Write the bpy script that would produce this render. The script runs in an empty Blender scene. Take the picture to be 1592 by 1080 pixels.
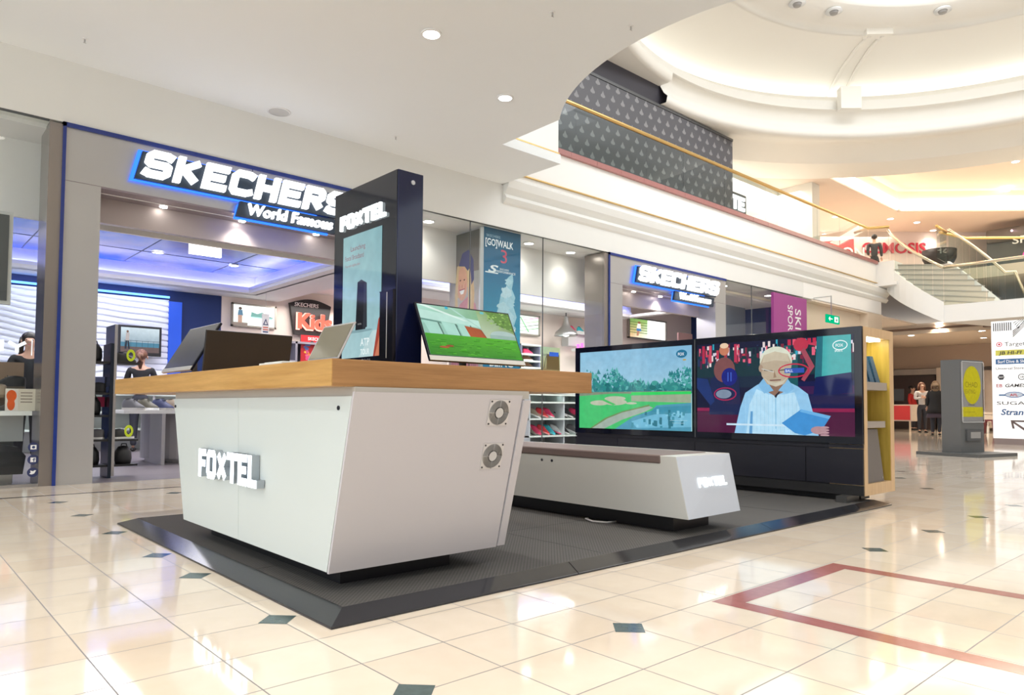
import bpy, bmesh, math, random
from mathutils import Vector, Matrix
random.seed(7)
PI = math.pi
S = bpy.context.scene
COL = S.collection
# ------------------------------------------------------------------ camera
cd = bpy.data.cameras.new('camera'); cam = bpy.data.objects.new('camera', cd); COL.objects.link(cam)
S.camera = cam
cd.sensor_fit = 'HORIZONTAL'; cd.sensor_width = 36.0
cd.lens = 1106.47/1592*36.0
cd.shift_x = (796-788.8)/1592; cd.shift_y = (589.04-540)/1592
cd.clip_start = 0.05; cd.clip_end = 300
ya, pi_, ro = math.radians(-41.7218), math.radians(2.3035), math.radians(.3957)
def _cam():
    cy_, sy, cp, sp, cr, sr = math.cos(ya), math.sin(ya), math.cos(pi_), math.sin(pi_), math.cos(ro), math.sin(ro)
    A = Matrix(((cr,0,sr),(0,1,0),(-sr,0,cr))); B = Matrix(((1,0,0),(0,cp,sp),(0,-sp,cp))); C_ = Matrix(((cy_,sy,0),(-sy,cy_,0),(0,0,1)))
    M = A @ B @ C_
    R = Matrix((M[0], M[2], -M[1])).transposed()
    return Matrix.Translation((0,0,.72)) @ R.to_4x4()
cam.matrix_world = _cam()
# ------------------------------------------------------------------ world + exposure
S.view_settings.view_transform = 'Standard'; S.view_settings.look = 'None'
S.view_settings.gamma = 1.0; S.view_settings.exposure = 0.60
S.view_settings.use_curve_mapping = False
W = bpy.data.worlds.new('world'); S.world = W; W.use_nodes = True
W.node_tree.nodes['Background'].inputs[0].default_value = (.92,.96,1,1)
W.node_tree.nodes['Background'].inputs[1].default_value = 1.12
def area(name, loc, sx, sy, power, col=(1,.97,.92), rot=(0,0,0), spread=PI):
    l = bpy.data.lights.new(name, 'AREA'); l.shape = 'RECTANGLE'; l.size = sx; l.size_y = sy; l.energy = power; l.color = col; l.spread = spread
    o = bpy.data.objects.new(name, l); o.location = loc; o.rotation_euler = rot; COL.objects.link(o); return o
def spot(name, loc, power, col=(1,.93,.82), size=130, blend=.8, r=.06, rot=(0,0,0)):
    l = bpy.data.lights.new(name, 'SPOT'); l.energy = power; l.color = col; l.spot_size = math.radians(size); l.spot_blend = blend; l.shadow_soft_size = r
    o = bpy.data.objects.new(name, l); o.location = loc; o.rotation_euler = rot; COL.objects.link(o); return o
area('skylight_daylight', (11.3,2.25,8.55), 4.4, 4.4, 200, (.97,.98,1))
area('west_fill_light', (-7.5,2.5,2.3), 3.2, 7, 110, (.82,.92,1), (0,math.radians(-90),0))  # cool fill added from the left to brighten the desk front
# ------------------------------------------------------------------ materials
def P(name, col, rough=.5, metal=0, em=None, es=0, spec=.5, noise=0, nscale=20, bump=0, coat=0):
    m = bpy.data.materials.new(name); m.use_nodes = True; nt = m.node_tree; b = nt.nodes['Principled BSDF']
    b.inputs['Base Color'].default_value = (*col,1); b.inputs['Roughness'].default_value = rough
    b.inputs['Metallic'].default_value = metal; b.inputs['Specular IOR Level'].default_value = spec
    if coat: b.inputs['Coat Weight'].default_value = coat; b.inputs['Coat Roughness'].default_value = .03
    if em: b.inputs['Emission Color'].default_value = (*em,1); b.inputs['Emission Strength'].default_value = es
    if noise or bump:
        tc = nt.nodes.new('ShaderNodeTexCoord'); n = nt.nodes.new('ShaderNodeTexNoise'); n.inputs['Scale'].default_value = nscale; n.inputs['Detail'].default_value = 4
        nt.links.new(tc.outputs['Object'], n.inputs['Vector'])
        if noise:
            mx = nt.nodes.new('ShaderNodeMix'); mx.data_type = 'RGBA'
            mx.inputs[6].default_value = (*[c*(1-noise) for c in col],1); mx.inputs[7].default_value = (*[min(1,c*(1+noise)) for c in col],1)
            nt.links.new(n.outputs['Fac'], mx.inputs[0]); nt.links.new(mx.outputs[2], b.inputs['Base Color'])
        if bump:
            bp = nt.nodes.new('ShaderNodeBump'); bp.inputs['Strength'].default_value = bump; bp.inputs['Distance'].default_value = .005
            nt.links.new(n.outputs['Fac'], bp.inputs['Height']); nt.links.new(bp.outputs['Normal'], b.inputs['Normal'])
    return m
def E(name, col, s):
    m = bpy.data.materials.new(name); m.use_nodes = True; nt = m.node_tree; nt.nodes.clear()
    e = nt.nodes.new('ShaderNodeEmission'); e.inputs[0].default_value = (*col,1); e.inputs[1].default_value = s
    o = nt.nodes.new('ShaderNodeOutputMaterial'); nt.links.new(e.outputs[0], o.inputs[0]); return m
def glass(name, tint=(.95,.97,.965), base=.04):
    m = bpy.data.materials.new(name); m.use_nodes = True; nt = m.node_tree; nt.nodes.clear()
    t = nt.nodes.new('ShaderNodeBsdfTransparent'); t.inputs[0].default_value = (*tint,1)
    g = nt.nodes.new('ShaderNodeBsdfGlossy'); g.inputs['Roughness'].default_value = .01; g.inputs[0].default_value = (1,1,1,1)
    f = nt.nodes.new('ShaderNodeFresnel'); f.inputs[0].default_value = 1.28 + base
    mx = nt.nodes.new('ShaderNodeMixShader'); o = nt.nodes.new('ShaderNodeOutputMaterial')
    gm = nt.nodes.new('ShaderNodeNewGeometry'); iv = nt.nodes.new('ShaderNodeMath'); iv.operation = 'SUBTRACT'; iv.inputs[0].default_value = 1; nt.links.new(gm.outputs['Backfacing'], iv.inputs[1])
    mu = nt.nodes.new('ShaderNodeMath'); mu.operation = 'MULTIPLY'; nt.links.new(f.outputs[0], mu.inputs[0]); nt.links.new(iv.outputs[0], mu.inputs[1])
    nt.links.new(mu.outputs[0], mx.inputs[0]); nt.links.new(t.outputs[0], mx.inputs[1]); nt.links.new(g.outputs[0], mx.inputs[2]); nt.links.new(mx.outputs[0], o.inputs[0])
    return m
def picmat(name, emis, rough=.12, gain=1.0):
    """picture content: colours of the printed or displayed image come from its own mesh"""
    m = bpy.data.materials.new(name); m.use_nodes = True; nt = m.node_tree; b = nt.nodes['Principled BSDF']
    a = nt.nodes.new('ShaderNodeAttribute'); a.attribute_name = 'Col'
    b.inputs['Roughness'].default_value = rough
    tc = nt.nodes.new('ShaderNodeTexCoord'); nz = nt.nodes.new('ShaderNodeTexNoise'); nz.inputs['Scale'].default_value = 16; nz.inputs['Detail'].default_value = 5; nt.links.new(tc.outputs['Object'], nz.inputs['Vector'])
    mr = nt.nodes.new('ShaderNodeMapRange'); mr.inputs[3].default_value = .82; mr.inputs[4].default_value = 1.18; nt.links.new(nz.outputs['Fac'], mr.inputs[0])
    vm = nt.nodes.new('ShaderNodeVectorMath'); vm.operation = 'MULTIPLY'; nt.links.new(a.outputs['Color'], vm.inputs[0]); nt.links.new(mr.outputs[0], vm.inputs[1])
    if emis:
        b.inputs['Base Color'].default_value = (.01,.01,.012,1)
        nt.links.new(vm.outputs[0], b.inputs['Emission Color']); b.inputs['Emission Strength'].default_value = gain
    else: nt.links.new(vm.outputs[0], b.inputs['Base Color'])
    return m
def wood(name, c1, c2, axis=0, scale=6, rough=.35):
    m = bpy.data.materials.new(name); m.use_nodes = True; nt = m.node_tree; b = nt.nodes['Principled BSDF']
    tc = nt.nodes.new('ShaderNodeTexCoord'); mp = nt.nodes.new('ShaderNodeMapping'); sc = [scale*7]*3; sc[axis] = scale*.35; mp.inputs['Scale'].default_value = sc
    n = nt.nodes.new('ShaderNodeTexNoise'); n.inputs['Scale'].default_value = 2; n.inputs['Detail'].default_value = 8; n.inputs['Roughness'].default_value = .65
    r = nt.nodes.new('ShaderNodeValToRGB'); r.color_ramp.elements[0].position = .3; r.color_ramp.elements[1].position = .7
    r.color_ramp.elements[0].color = (*c1,1); r.color_ramp.elements[1].color = (*c2,1)
    nt.links.new(tc.outputs['Object'], mp.inputs[0]); nt.links.new(mp.outputs[0], n.inputs['Vector']); nt.links.new(n.outputs['Fac'], r.inputs[0]); nt.links.new(r.outputs[0], b.inputs['Base Color'])
    b.inputs['Roughness'].default_value = rough; return m
white_wall = P('white_plaster', (.79,.79,.755), .7, noise=.015, nscale=3)
ceil_m = P('ceiling_plaster', (.87,.895,.895), .8, noise=.01, nscale=2)
dome_m = P('dome_plaster', (.88,.86,.8), .8, noise=.01, nscale=2)
warm_wall = P('warm_plaster', (.72,.58,.46), .7, noise=.03, nscale=2)
gal_ceil = P('warm_ceiling_plaster', (.82,.7,.6), .8, noise=.02, nscale=2)
brass = P('brushed_brass', (.72,.5,.2), .28, 1, noise=.1, nscale=40)
pale_brass = P('pale_brass', (.78,.70,.55), .25, 1, noise=.08, nscale=40)
granite = P('red_granite', (.4,.17,.16), .3, noise=.25, nscale=60)
lam = P('white_laminate', (.66,.72,.71), .3, noise=.01, nscale=4)
lam_shade = P('shade_tinted_laminate', (.60,.585,.62), .28)  # same desk laminate, darkened and mauve to paint in the side's shade
lamb = P('bench_laminate', (.68,.69,.66), .3, noise=.01, nscale=4)
black = P('matte_black', (.012,.012,.014), .5, noise=.2, nscale=30)
gloss = P('black_gloss', (.006,.007,.016), .06, coat=.2)
navyg = P('navy_gloss', (.006,.010,.045), .09)
darkp = P('charcoal_panel', (.018,.018,.028), .22, noise=.1, nscale=8)
steel = P('steel', (.55,.55,.55), .3, 1, noise=.1, nscale=60)
alu = P('portal_aluminium', (.50,.50,.50), .3, .55, noise=.03, nscale=3)
mauve = P('portal_reveal', (.3,.25,.28), .3, .3, noise=.05, nscale=3)
blueedge = P('cobalt_edge', (.012,.035,.22), .25, coat=.3)
navy = P('navy_wall', (.008,.03,.14), .5, noise=.05, nscale=4)
bluew = P('blue_wall', (.02,.11,.72), .5, noise=.05, nscale=4)
leather = P('brown_leather', (.19,.14,.13), .45, bump=.2, nscale=150)
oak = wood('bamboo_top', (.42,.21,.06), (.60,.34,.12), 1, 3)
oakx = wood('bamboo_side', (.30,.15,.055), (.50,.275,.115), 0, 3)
birch = wood('birch_frame', (.68,.45,.24), (.82,.58,.34), 2, 3)
birch_lit = wood('birch_yellow_lit', (.45,.32,.05), (.62,.46,.10), 2, 3)  # niche birch, yellow lamp light put into the wood colour
ledw = E('white_light', (1,.98,.96), 7); ledsoft = E('soft_light', (1,.95,.86), 2.4)
ledlet = E('letter_light', (.97,.99,1), 1.6); ledlet2 = E('letter_face_light', (.96,.98,1), 1.6)
ledb = E('blue_light', (.03,.16,1), 1.6); ledv = E('violet_light', (.62,.62,1), 8); ledcove = E('warm_cove_light', (1,.86,.66), 6)
ledhall = E('downlight_light', (1,.94,.85), 14)
glz = glass('shop_glass'); glz2 = glass('balustrade_glass', (.88,.92,.91), .02); acr = glass('acrylic', (.95,.97,.97), .0)
print_m = picmat('printed_image', False, .35); screen_m = picmat('screen_image', True, .05, .66); light_m = picmat('lightbox_image', True, .3, 1.1)
grey = P('grey_paint', (.33,.32,.31), .4, noise=.05, nscale=10); dgrey = P('dark_grey_paint', (.09,.095,.10), .35, noise=.05, nscale=10)
lgrey = P('light_grey_paint', (.62,.62,.62), .4, noise=.03, nscale=10); white = P('white_paint', (.85,.85,.84), .4)
rubber = P('black_rubber', (.015,.015,.017), .35, noise=.1, nscale=50)
# ------------------------------------------------------------------ mesh helpers
class MB:
    def __init__(s): s.v=[]; s.f=[]; s.m=[]; s.c=[]
    def add(s, vs, fs, m=0, c=(1,1,1)):
        o = len(s.v); s.v += [tuple(v) for v in vs]
        for f in fs: s.f.append([i+o for i in f]); s.m.append(m); s.c.append(c)
        return s
    def box(s, x0,x1,y0,y1,z0,z1, m=0, c=(1,1,1)):
        return s.add([(x0,y0,z0),(x1,y0,z0),(x1,y1,z0),(x0,y1,z0),(x0,y0,z1),(x1,y0,z1),(x1,y1,z1),(x0,y1,z1)],
              [(0,3,2,1),(4,5,6,7),(0,1,5,4),(1,2,6,5),(2,3,7,6),(3,0,4,7)], m, c)
    def hexa(s, b, t, m=0):   # bottom quad and top quad, same order
        return s.add(list(b)+list(t), [(0,3,2,1),(4,5,6,7),(0,1,5,4),(1,2,6,5),(2,3,7,6),(3,0,4,7)], m)
    def quad(s, a,b,c,d, m=0): return s.add([a,b,c,d], [(0,1,2,3)], m)
    def prism(s, pts, d, m=0):
        n=len(pts); q=[tuple(p[i]+d[i] for i in range(3)) for p in pts]
        return s.add(list(pts)+q, [tuple(range(n-1,-1,-1)), tuple(range(n,2*n))]+[(i,(i+1)%n,n+(i+1)%n,n+i) for i in range(n)], m)
    def cyl(s, p0, p1, r0, r1=None, n=16, m=0, cap=True):
        r1 = r0 if r1 is None else r1; p0=Vector(p0); p1=Vector(p1); d=(p1-p0).normalized()
        u = d.orthogonal().normalized(); w = d.cross(u)
        vs = [p0+(u*math.cos(2*PI*i/n)+w*math.sin(2*PI*i/n))*r0 for i in range(n)]+[p1+(u*math.cos(2*PI*i/n)+w*math.sin(2*PI*i/n))*r1 for i in range(n)]
        fs = [(i,(i+1)%n,n+(i+1)%n,n+i) for i in range(n)]
        if cap: fs += [tuple(range(n-1,-1,-1)), tuple(range(n,2*n))]
        return s.add(vs, fs, m)
    def lathe(s, prof, cx, cy, a0=0, a1=2*PI, n=64, m=0):
        full = abs(a1-a0-2*PI)<1e-6; k = n if full else n+1; vs=[]
        for i in range(k):
            a=a0+(a1-a0)*i/n
            vs += [(cx+r*math.cos(a), cy+r*math.sin(a), z) for r,z in prof]
        q=len(prof); fs=[]
        for i in range(n):
            j=(i+1)%k
            for t in range(q-1): fs.append((i*q+t, j*q+t, j*q+t+1, i*q+t+1))
        return s.add(vs, fs, m)
    def tube(s, path, r, n=8, m=0):
        path=[Vector(p) for p in path]; vs=[]; up=Vector((0,0,1)); k=len(path)
        for i,p in enumerate(path):
            d=(path[min(i+1,k-1)]-path[max(i-1,0)]).normalized()
            u=d.cross(up); u = u.normalized() if u.length>1e-4 else Vector((1,0,0)); w=u.cross(d)
            rr = r[i] if isinstance(r,(list,tuple)) else r
            vs += [p+(u*math.cos(2*PI*j/n)+w*math.sin(2*PI*j/n))*rr for j in range(n)]
        fs=[(i*n+j,i*n+(j+1)%n,(i+1)*n+(j+1)%n,(i+1)*n+j) for i in range(k-1) for j in range(n)]
        fs += [tuple(range(n-1,-1,-1)), tuple(range((k-1)*n,k*n))]
        return s.add(vs, fs, m)
    def ell(s, c, r, n=16, k=10, m=0):
        vs=[(c[0],c[1],c[2]-r[2])]
        for i in range(1,k):
            t=-PI/2+PI*i/k
            vs += [(c[0]+r[0]*math.cos(t)*math.cos(2*PI*j/n), c[1]+r[1]*math.cos(t)*math.sin(2*PI*j/n), c[2]+r[2]*math.sin(t)) for j in range(n)]
        vs.append((c[0],c[1],c[2]+r[2])); fs=[(0,1+(j+1)%n,1+j) for j in range(n)]
        for i in range(k-2): fs += [(1+i*n+j,1+i*n+(j+1)%n,1+(i+1)*n+(j+1)%n,1+(i+1)*n+j) for j in range(n)]
        L=len(vs)-1; fs += [(L,1+(k-2)*n+j,1+(k-2)*n+(j+1)%n) for j in range(n)]
        return s.add(vs, fs, m)
    def xf(s, M): s.v=[tuple(M@Vector(v)) for v in s.v]; return s
    def build(s, name, mats, parent=None, smooth=False, bevel=0, keep=False):
        me=bpy.data.meshes.new(name)
        xs=[v[0] for v in s.v]; ys=[v[1] for v in s.v]; zs=[v[2] for v in s.v]
        if parent is None and not keep: o0=((min(xs)+max(xs))/2,(min(ys)+max(ys))/2,min(zs))
        elif parent is None: o0=(0,0,0)
        else:
            o0=Vector((0,0,0)); p=parent
            while p: o0=o0+p.location; p=p.parent
        me.from_pydata([(v[0]-o0[0],v[1]-o0[1],v[2]-o0[2]) for v in s.v], [], s.f)
        mats = mats if isinstance(mats,(list,tuple)) else [mats]
        for m in mats: me.materials.append(m)
        me.polygons.foreach_set('material_index', s.m)
        if any(m in (print_m,screen_m,light_m) for m in mats):
            at=me.attributes.new('Col','FLOAT_COLOR','CORNER'); i=0
            for p in me.polygons:
                c=s.c[p.index]
                for k,_ in enumerate(p.loop_indices):
                    cc = c[k%len(c)] if isinstance(c[0],(tuple,list)) else c
                    at.data[i].color=(*cc,1); i+=1
        if smooth:
            for p in me.polygons: p.use_smooth=True
        me.update()
        o=bpy.data.objects.new(name, me); COL.objects.link(o)
        if parent: o.parent=parent
        else: o.location=o0
        if bevel:
            b=o.modifiers.new('bevel','BEVEL'); b.width=bevel; b.segments=2; b.limit_method='ANGLE'
        return o
def tag(o, label=None, cat=None, group=None, kind=None):
    if label: o['label']=label
    if cat: o['category']=cat
    if group: o['group']=group
    if kind: o['kind']=kind
    return o
def thing(name, loc, label, cat, group=None, kind=None):
    o=bpy.data.objects.new(name,None); o.location=loc; COL.objects.link(o); o.empty_display_size=.2
    return tag(o,label,cat,group,kind)
def struct(o, label=None): o['kind']='structure'; (label and tag(o,label)); return o
def copy_tree(o, parent=None):
    c=o.copy(); COL.objects.link(c); c.parent=parent
    for ch in [x for x in bpy.data.objects if x.parent==o]: copy_tree(ch,c)
    return c
def hexc(h):
    r=[int(h[i:i+2],16)/255 for i in (0,2,4)]
    return tuple(x/12.92 if x<=.04045 else ((x+.055)/1.055)**2.4 for x in r)
# block lettering as thick strokes in a unit-height box
ST = {'F':[[(0,0),(0,1)],[(0,1),(1,1)],[(0,.5),(.85,.5)]], 'O':[[(.15,0),(.85,0),(1,.15),(1,.85),(.85,1),(.15,1),(0,.85),(0,.15),(.15,0)]],
 'X':[[(0,0),(1,1)],[(0,1),(1,0)]], 'T':[[(.5,0),(.5,1)],[(-.1,1),(1.1,1)]], 'E':[[(1,0),(0,0),(0,1),(1,1)],[(0,.5),(.85,.5)]], 'L':[[(0,1),(0,0),(1,0)]],
 'S':[[(0,.05),(.15,0),(.85,0),(1,.12),(1,.42),(.85,.5),(.15,.5),(0,.6),(0,.88),(.15,1),(.85,1),(1,.95)]], 'K':[[(0,0),(0,1)],[(0,.45),(1,1)],[(.25,.55),(1,0)]],
 'C':[[(1,.95),(.85,1),(.15,1),(0,.85),(0,.15),(.15,0),(.85,0),(1,.05)]], 'H':[[(0,0),(0,1)],[(1,0),(1,1)],[(0,.5),(1,.5)]],
 'R':[[(0,0),(0,1),(.85,1),(1,.88),(1,.6),(.85,.48),(0,.48)],[(.5,.48),(1,0)]], 'I':[[(.5,0),(.5,1)]], 'N':[[(0,0),(0,1),(1,0),(1,1)]], 'Y':[[(0,1),(.5,.5),(1,1)],[(.5,.5),(.5,0)]],
 'A':[[(0,0),(.5,1),(1,0)],[(.2,.35),(.8,.35)]], 'P':[[(0,0),(0,1),(1,1),(1,.5),(0,.5)]], 'D':[[(0,0),(0,1),(.8,1),(1,.8),(1,.2),(.8,0),(0,0)]], 'M':[[(0,0),(0,1),(.5,.4),(1,1),(1,0)]], 'G':[[(1,.95),(.85,1),(.15,1),(0,.85),(0,.15),(.15,0),(1,0),(1,.5),(.55,.5)]], 'U':[[(0,1),(0,.15),(.15,0),(.85,0),(1,.15),(1,1)]]}
def strokes(text, O, U, V, N, h, w, t, gap, depth, mb=None, shear=0, m=0, lw=None):
    """letters on the plane O + x U + y V, extruded along N"""
    mb = mb or MB(); O=Vector(O);U=Vector(U);V=Vector(V);N=Vector(N); x=0
    for ch in text:
        if ch==' ': x+=w*.6; continue
        cw = w*(lw or {}).get(ch,1)
        for pl in ST[ch]:
            pts=[Vector((x+t/2+a*(cw-t), t/2+b*(h-t))) for a,b in pl]
            for a,b in zip(pts[:-1],pts[1:]):
                d=(b-a).normalized(); n=Vector((-d.y,d.x))*t/2; e=d*t*.5
                k_=pts.index(a); es=[]
                for o_,w_ in ((pts[k_-1] if k_>0 else None,0),(pts[k_+2] if k_+2<len(pts) else None,1)):
                    if o_ is None: v_=.5
                    else:
                        d2=((a-o_) if w_==0 else (o_-b)).normalized(); v_=.5 if abs(d2.dot(d))<.5 else .21
                    es.append(v_)
                if ch in 'XKANMRY' and abs(d.x)>.1 and abs(d.y)>.1: es=[.02,.02]
                e0,e1=d*t*es[0],d*t*es[1]
                q=[a-e0-n,b+e1-n,b+e1+n,a-e0+n]
                q=[Vector((p.x,min(max(p.y,0),h))) for p in q]
                mb.prism([tuple(O+U*(p.x+shear*p.y)+V*p.y) for p in q], tuple(N*depth), m)
        x += cw+gap
    return mb
def text(name, body, O, U, V, h, mat, parent=None, depth=.003, bold=0, sx=1, align='LEFT', shear=0, col=None):
    c=bpy.data.curves.new(name or 'letters','FONT'); c.body=body; c.size=h*1.38; c.extrude=depth/2; c.offset=bold*h; c.align_x=align; c.shear=shear; c.resolution_u=3
    t=bpy.data.objects.new(name or 'letters',c); COL.objects.link(t); dg=bpy.context.evaluated_depsgraph_get(); dg.update()
    me=bpy.data.meshes.new_from_object(t.evaluated_get(dg)); bpy.data.objects.remove(t); bpy.data.curves.remove(c)
    U=Vector(U);V=Vector(V);N=U.cross(V); M=Matrix((( U.x*sx,V.x,N.x,O[0]),(U.y*sx,V.y,N.y,O[1]),(U.z*sx,V.z,N.z,O[2]),(0,0,0,1)))
    mb=MB(); mb.add([M@v.co for v in me.vertices],[tuple(p.vertices) for p in me.polygons],0,col or (1,1,1))
    bpy.data.meshes.remove(me)
    return mb if name is None else mb.build(name, mat, parent)
class Pic:
    """flat picture: polygons in unit coordinates on a panel, thin layers along the normal"""
    def __init__(s,O,U,V): s.O=Vector(O);s.U=Vector(U);s.V=Vector(V);s.N=s.U.cross(s.V).normalized();s.items=[]
    def pt(s,x,y,l=0): return tuple(s.O+s.U*x+s.V*y)
    def poly(s,pts,c,l=0):
        s.items.append((l,[s.pt(min(max(x,0),1),min(max(y,0),1)) for x,y in pts],[tuple(range(len(pts)))],c)); return s
    def rect(s,x0,y0,x1,y1,c,l=0): return s.poly([(x0,y0),(x1,y0),(x1,y1),(x0,y1)],c,l)
    def ell(s,cx,cy,rx,ry,c,l=0,n=20): return s.poly([(cx+rx*math.cos(2*PI*i/n),cy+ry*math.sin(2*PI*i/n)) for i in range(n)],c,l)
    def ring(s,cx,cy,rx,ry,w,c,l=0,n=24):
        a=s.U.length/s.V.length
        for i in range(n):
            t0=2*PI*i/n;t1=2*PI*(i+1)/n
            s.poly([(cx+rx*math.cos(t0),cy+ry*math.sin(t0)),(cx+rx*math.cos(t1),cy+ry*math.sin(t1)),(cx+(rx-w)*math.cos(t1),cy+(ry-w*a)*math.sin(t1)),(cx+(rx-w)*math.cos(t0),cy+(ry-w*a)*math.sin(t0))],c,l)
    def text(s,body,x,y,h,c,l=3,bold=0,sx=1,align='LEFT',shear=0):
        H=h*s.V.length; m=text(None,body,s.pt(x,y,l),s.U.normalized(),s.V.normalized(),H,None,None,0,bold,sx,align,shear,c)
        s.items.append((l,m.v,m.f,c)); return s
    def build(s,name,mat,parent=None):
        mb=MB()
        for i,(l,vs,fs,c) in enumerate(sorted(s.items,key=lambda q:q[0])):
            mb.add([tuple(Vector(v)+s.N*(.0003+.000015*i)) for v in vs],fs,0,c)
        return mb.build(name,mat,parent)
# ================================================================== FLOOR
TX0,TXP,TY0,TYP = .48,.284,1.51,.2715
def floor_mat():
    m=bpy.data.materials.new('polished_limestone_tiles'); m.use_nodes=True; nt=m.node_tree; b=nt.nodes['Principled BSDF']; N=nt.nodes.new; Lk=nt.links.new
    g=N('ShaderNodeNewGeometry'); sp=N('ShaderNodeSeparateXYZ'); Lk(g.outputs['Position'],sp.inputs[0])
    def mth(op,a,b_=None,c=None):
        n=N('ShaderNodeMath'); n.operation=op
        for i,v in enumerate((a,b_,c)):
            if v is None: continue
            if isinstance(v,(int,float)): n.inputs[i].default_value=v
            else: Lk(v,n.inputs[i])
        return n.outputs[0]
    outs=[];ids=[]
    for k,(o0,pp) in enumerate(((TX0,TXP),(TY0,TYP))):
        q=mth('DIVIDE',mth('SUBTRACT',sp.outputs[k],o0),pp); fr=mth('FRACT',q); ids.append(mth('FLOOR',q))
        d=mth('ABSOLUTE',mth('SUBTRACT',fr,.5)); outs.append(mth('GREATER_THAN',d,.5-.0021/pp))
    gr=mth('MAXIMUM',outs[0],outs[1])
    cb=N('ShaderNodeCombineXYZ'); Lk(ids[0],cb.inputs[0]); Lk(ids[1],cb.inputs[1]); wn=N('ShaderNodeTexWhiteNoise'); Lk(cb.outputs[0],wn.inputs[0])
    r=N('ShaderNodeValToRGB'); r.color_ramp.elements[0].color=(.76,.66,.55,1); r.color_ramp.elements[1].color=(.85,.77,.66,1); Lk(wn.outputs[0],r.inputs[0])
    n=N('ShaderNodeTexNoise'); n.inputs['Scale'].default_value=9; n.inputs['Detail'].default_value=5; Lk(g.outputs['Position'],n.inputs['Vector'])
    mx=N('ShaderNodeMix'); mx.data_type='RGBA'; mx.blend_type='MULTIPLY'; mx.inputs[0].default_value=.28; Lk(r.outputs[0],mx.inputs[6])
    r2=N('ShaderNodeValToRGB'); r2.color_ramp.elements[0].position=.35; r2.color_ramp.elements[0].color=(.78,.72,.62,1); r2.color_ramp.elements[1].color=(1,1,1,1); Lk(n.outputs['Fac'],r2.inputs[0]); Lk(r2.outputs[0],mx.inputs[7])
    m2=N('ShaderNodeMix'); m2.data_type='RGBA'; Lk(gr,m2.inputs[0]); Lk(mx.outputs[2],m2.inputs[6]); m2.inputs[7].default_value=(.24,.23,.23,1)
    Lk(m2.outputs[2],b.inputs['Base Color'])
    rr=mth('MULTIPLY_ADD',gr,.4,.07); Lk(rr,b.inputs['Roughness']); b.inputs['Specular IOR Level'].default_value=.85
    bp=N('ShaderNodeBump'); bp.inputs['Strength'].default_value=.35; bp.inputs['Distance'].default_value=.001; bp.invert=True; Lk(gr,bp.inputs['Height']); Lk(bp.outputs[0],b.inputs['Normal'])
    return m
inlay=P('green_slate_inlay',(.07,.11,.11),.12,noise=.3,nscale=40); redst=P('red_marble_inlay',(.38,.15,.13),.12,noise=.15,nscale=30); darkst=P('dark_stone_line',(.12,.10,.10),.15)
f=MB().box(-9,44,-9,7.43,-.05,0,0).box(15.95,44,7.43,16,-.05,0,0)
def dot(x,y,r=.068): f.add([(x-r,y,.0006),(x,y-r,.0006),(x+r,y,.0006),(x,y+r,.0006)],[(0,1,2,3)],1)
for y in (6.14,5.33,4.49,3.69,3.15,2.33,1.52): dot(1.045,y)
for x in (1.88,3.89,4.75,5.64,6.53,7.42,8.3,9.2,10.1,11.9,13.7): dot(x,1.5)
dot(1.88,6.22)
for x,y in ((8.2,2.9),(7.3,2.35),(9.1,3.2),(9.1,4.6),(10.4,3.4),(11.2,4.6),(12.0,2.4),(14.6,3.1),(16.2,4.9),(12.6,5.5),(10.9,6.3),(13.6,6.2),(8.6,6.2),(15.0,6.3),(1.05,.7),(1.88,.7)): dot(x,y)
def strip(x0,x1,y0,y1,m): f.add([(x0,y0,.0005),(x1,y0,.0005),(x1,y1,.0005),(x0,y1,.0005)],[(0,1,2,3)],m)
strip(2.37,3.40,1.41,1.50,2); strip(2.37,2.455,-3,1.41,2); strip(3.315,3.40,-3,1.41,2); strip(-3,14,6.62,6.68,3)
struct(f.build('floor',[floor_mat(),inlay,redst,darkst],keep=True))
sf=wood('grey_timber_floor',(.16,.14,.16),(.28,.25,.27),0,2,.3)
struct(MB().box(-6,9,7.44,13.2,-.05,0).box(9,15.9,7.44,10.7,-.05,0).build('floor',sf))
# ================================================================== NEAR CEILING with the round opening
cx,cy,R=7.494,3.479,2.732
arc=[]
a0=math.atan2(5.34-cy,5.457-cx); 
if a0<0:a0+=2*PI
for i in range(41):
    a=a0+(math.radians(222)-a0)*i/40; arc.append((cx+R*math.cos(a),cy+R*math.sin(a)))
out=[(-9,-9)]+[(arc[-1][0]+.9,-9)]+[(arc[-1][0]+.45,-1.0)]+arc[::-1]+[(5.503,6.29),(6.5,6.29),(6.5,7.43),(-9,7.43)]
struct(MB().prism([(x,y,3.85) for x,y in out],(0,0,.12)).build('ceiling',ceil_m,keep=True))
# small upper block behind the notch, and the long white fascia
fas=P('fascia_white',(.9,.89,.86),.6)
struct(MB().box(5.7,6.64,6.47,7.3,3.98,5.3).build('trim_1',fas,keep=True),'white upper fascia block at the ceiling notch')
struct(MB().box(5.7,6.65,6.455,6.469,4.06,4.075).build('trim_2',brass,keep=True))
w=MB(); w.box(4.70,8.79,7.43,7.6,3.24,3.86); w.box(1.2,4.70,7.43,7.6,3.28,3.86); w.box(8.79,12.28,7.43,7.6,3.24,3.86); w.box(12.28,15.5,7.43,7.6,3.24,3.86); w.box(-9,1.2,7.43,7.6,3.28,3.86); w.box(-9,6.5,7.43,7.6,3.85,4.6)
struct(w.build('wall_back',white_wall,keep=True))
w=MB(); w.box(6.5,19.6,7.43,7.6,3.84,4.55)
w.box(15.5,19.9,7.43,7.6,3.24,3.86)
struct(w.build('wall_front_fascia' if 0 else 'trim_3',fas,keep=True),'bright white fascia of the upper gallery')
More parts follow.
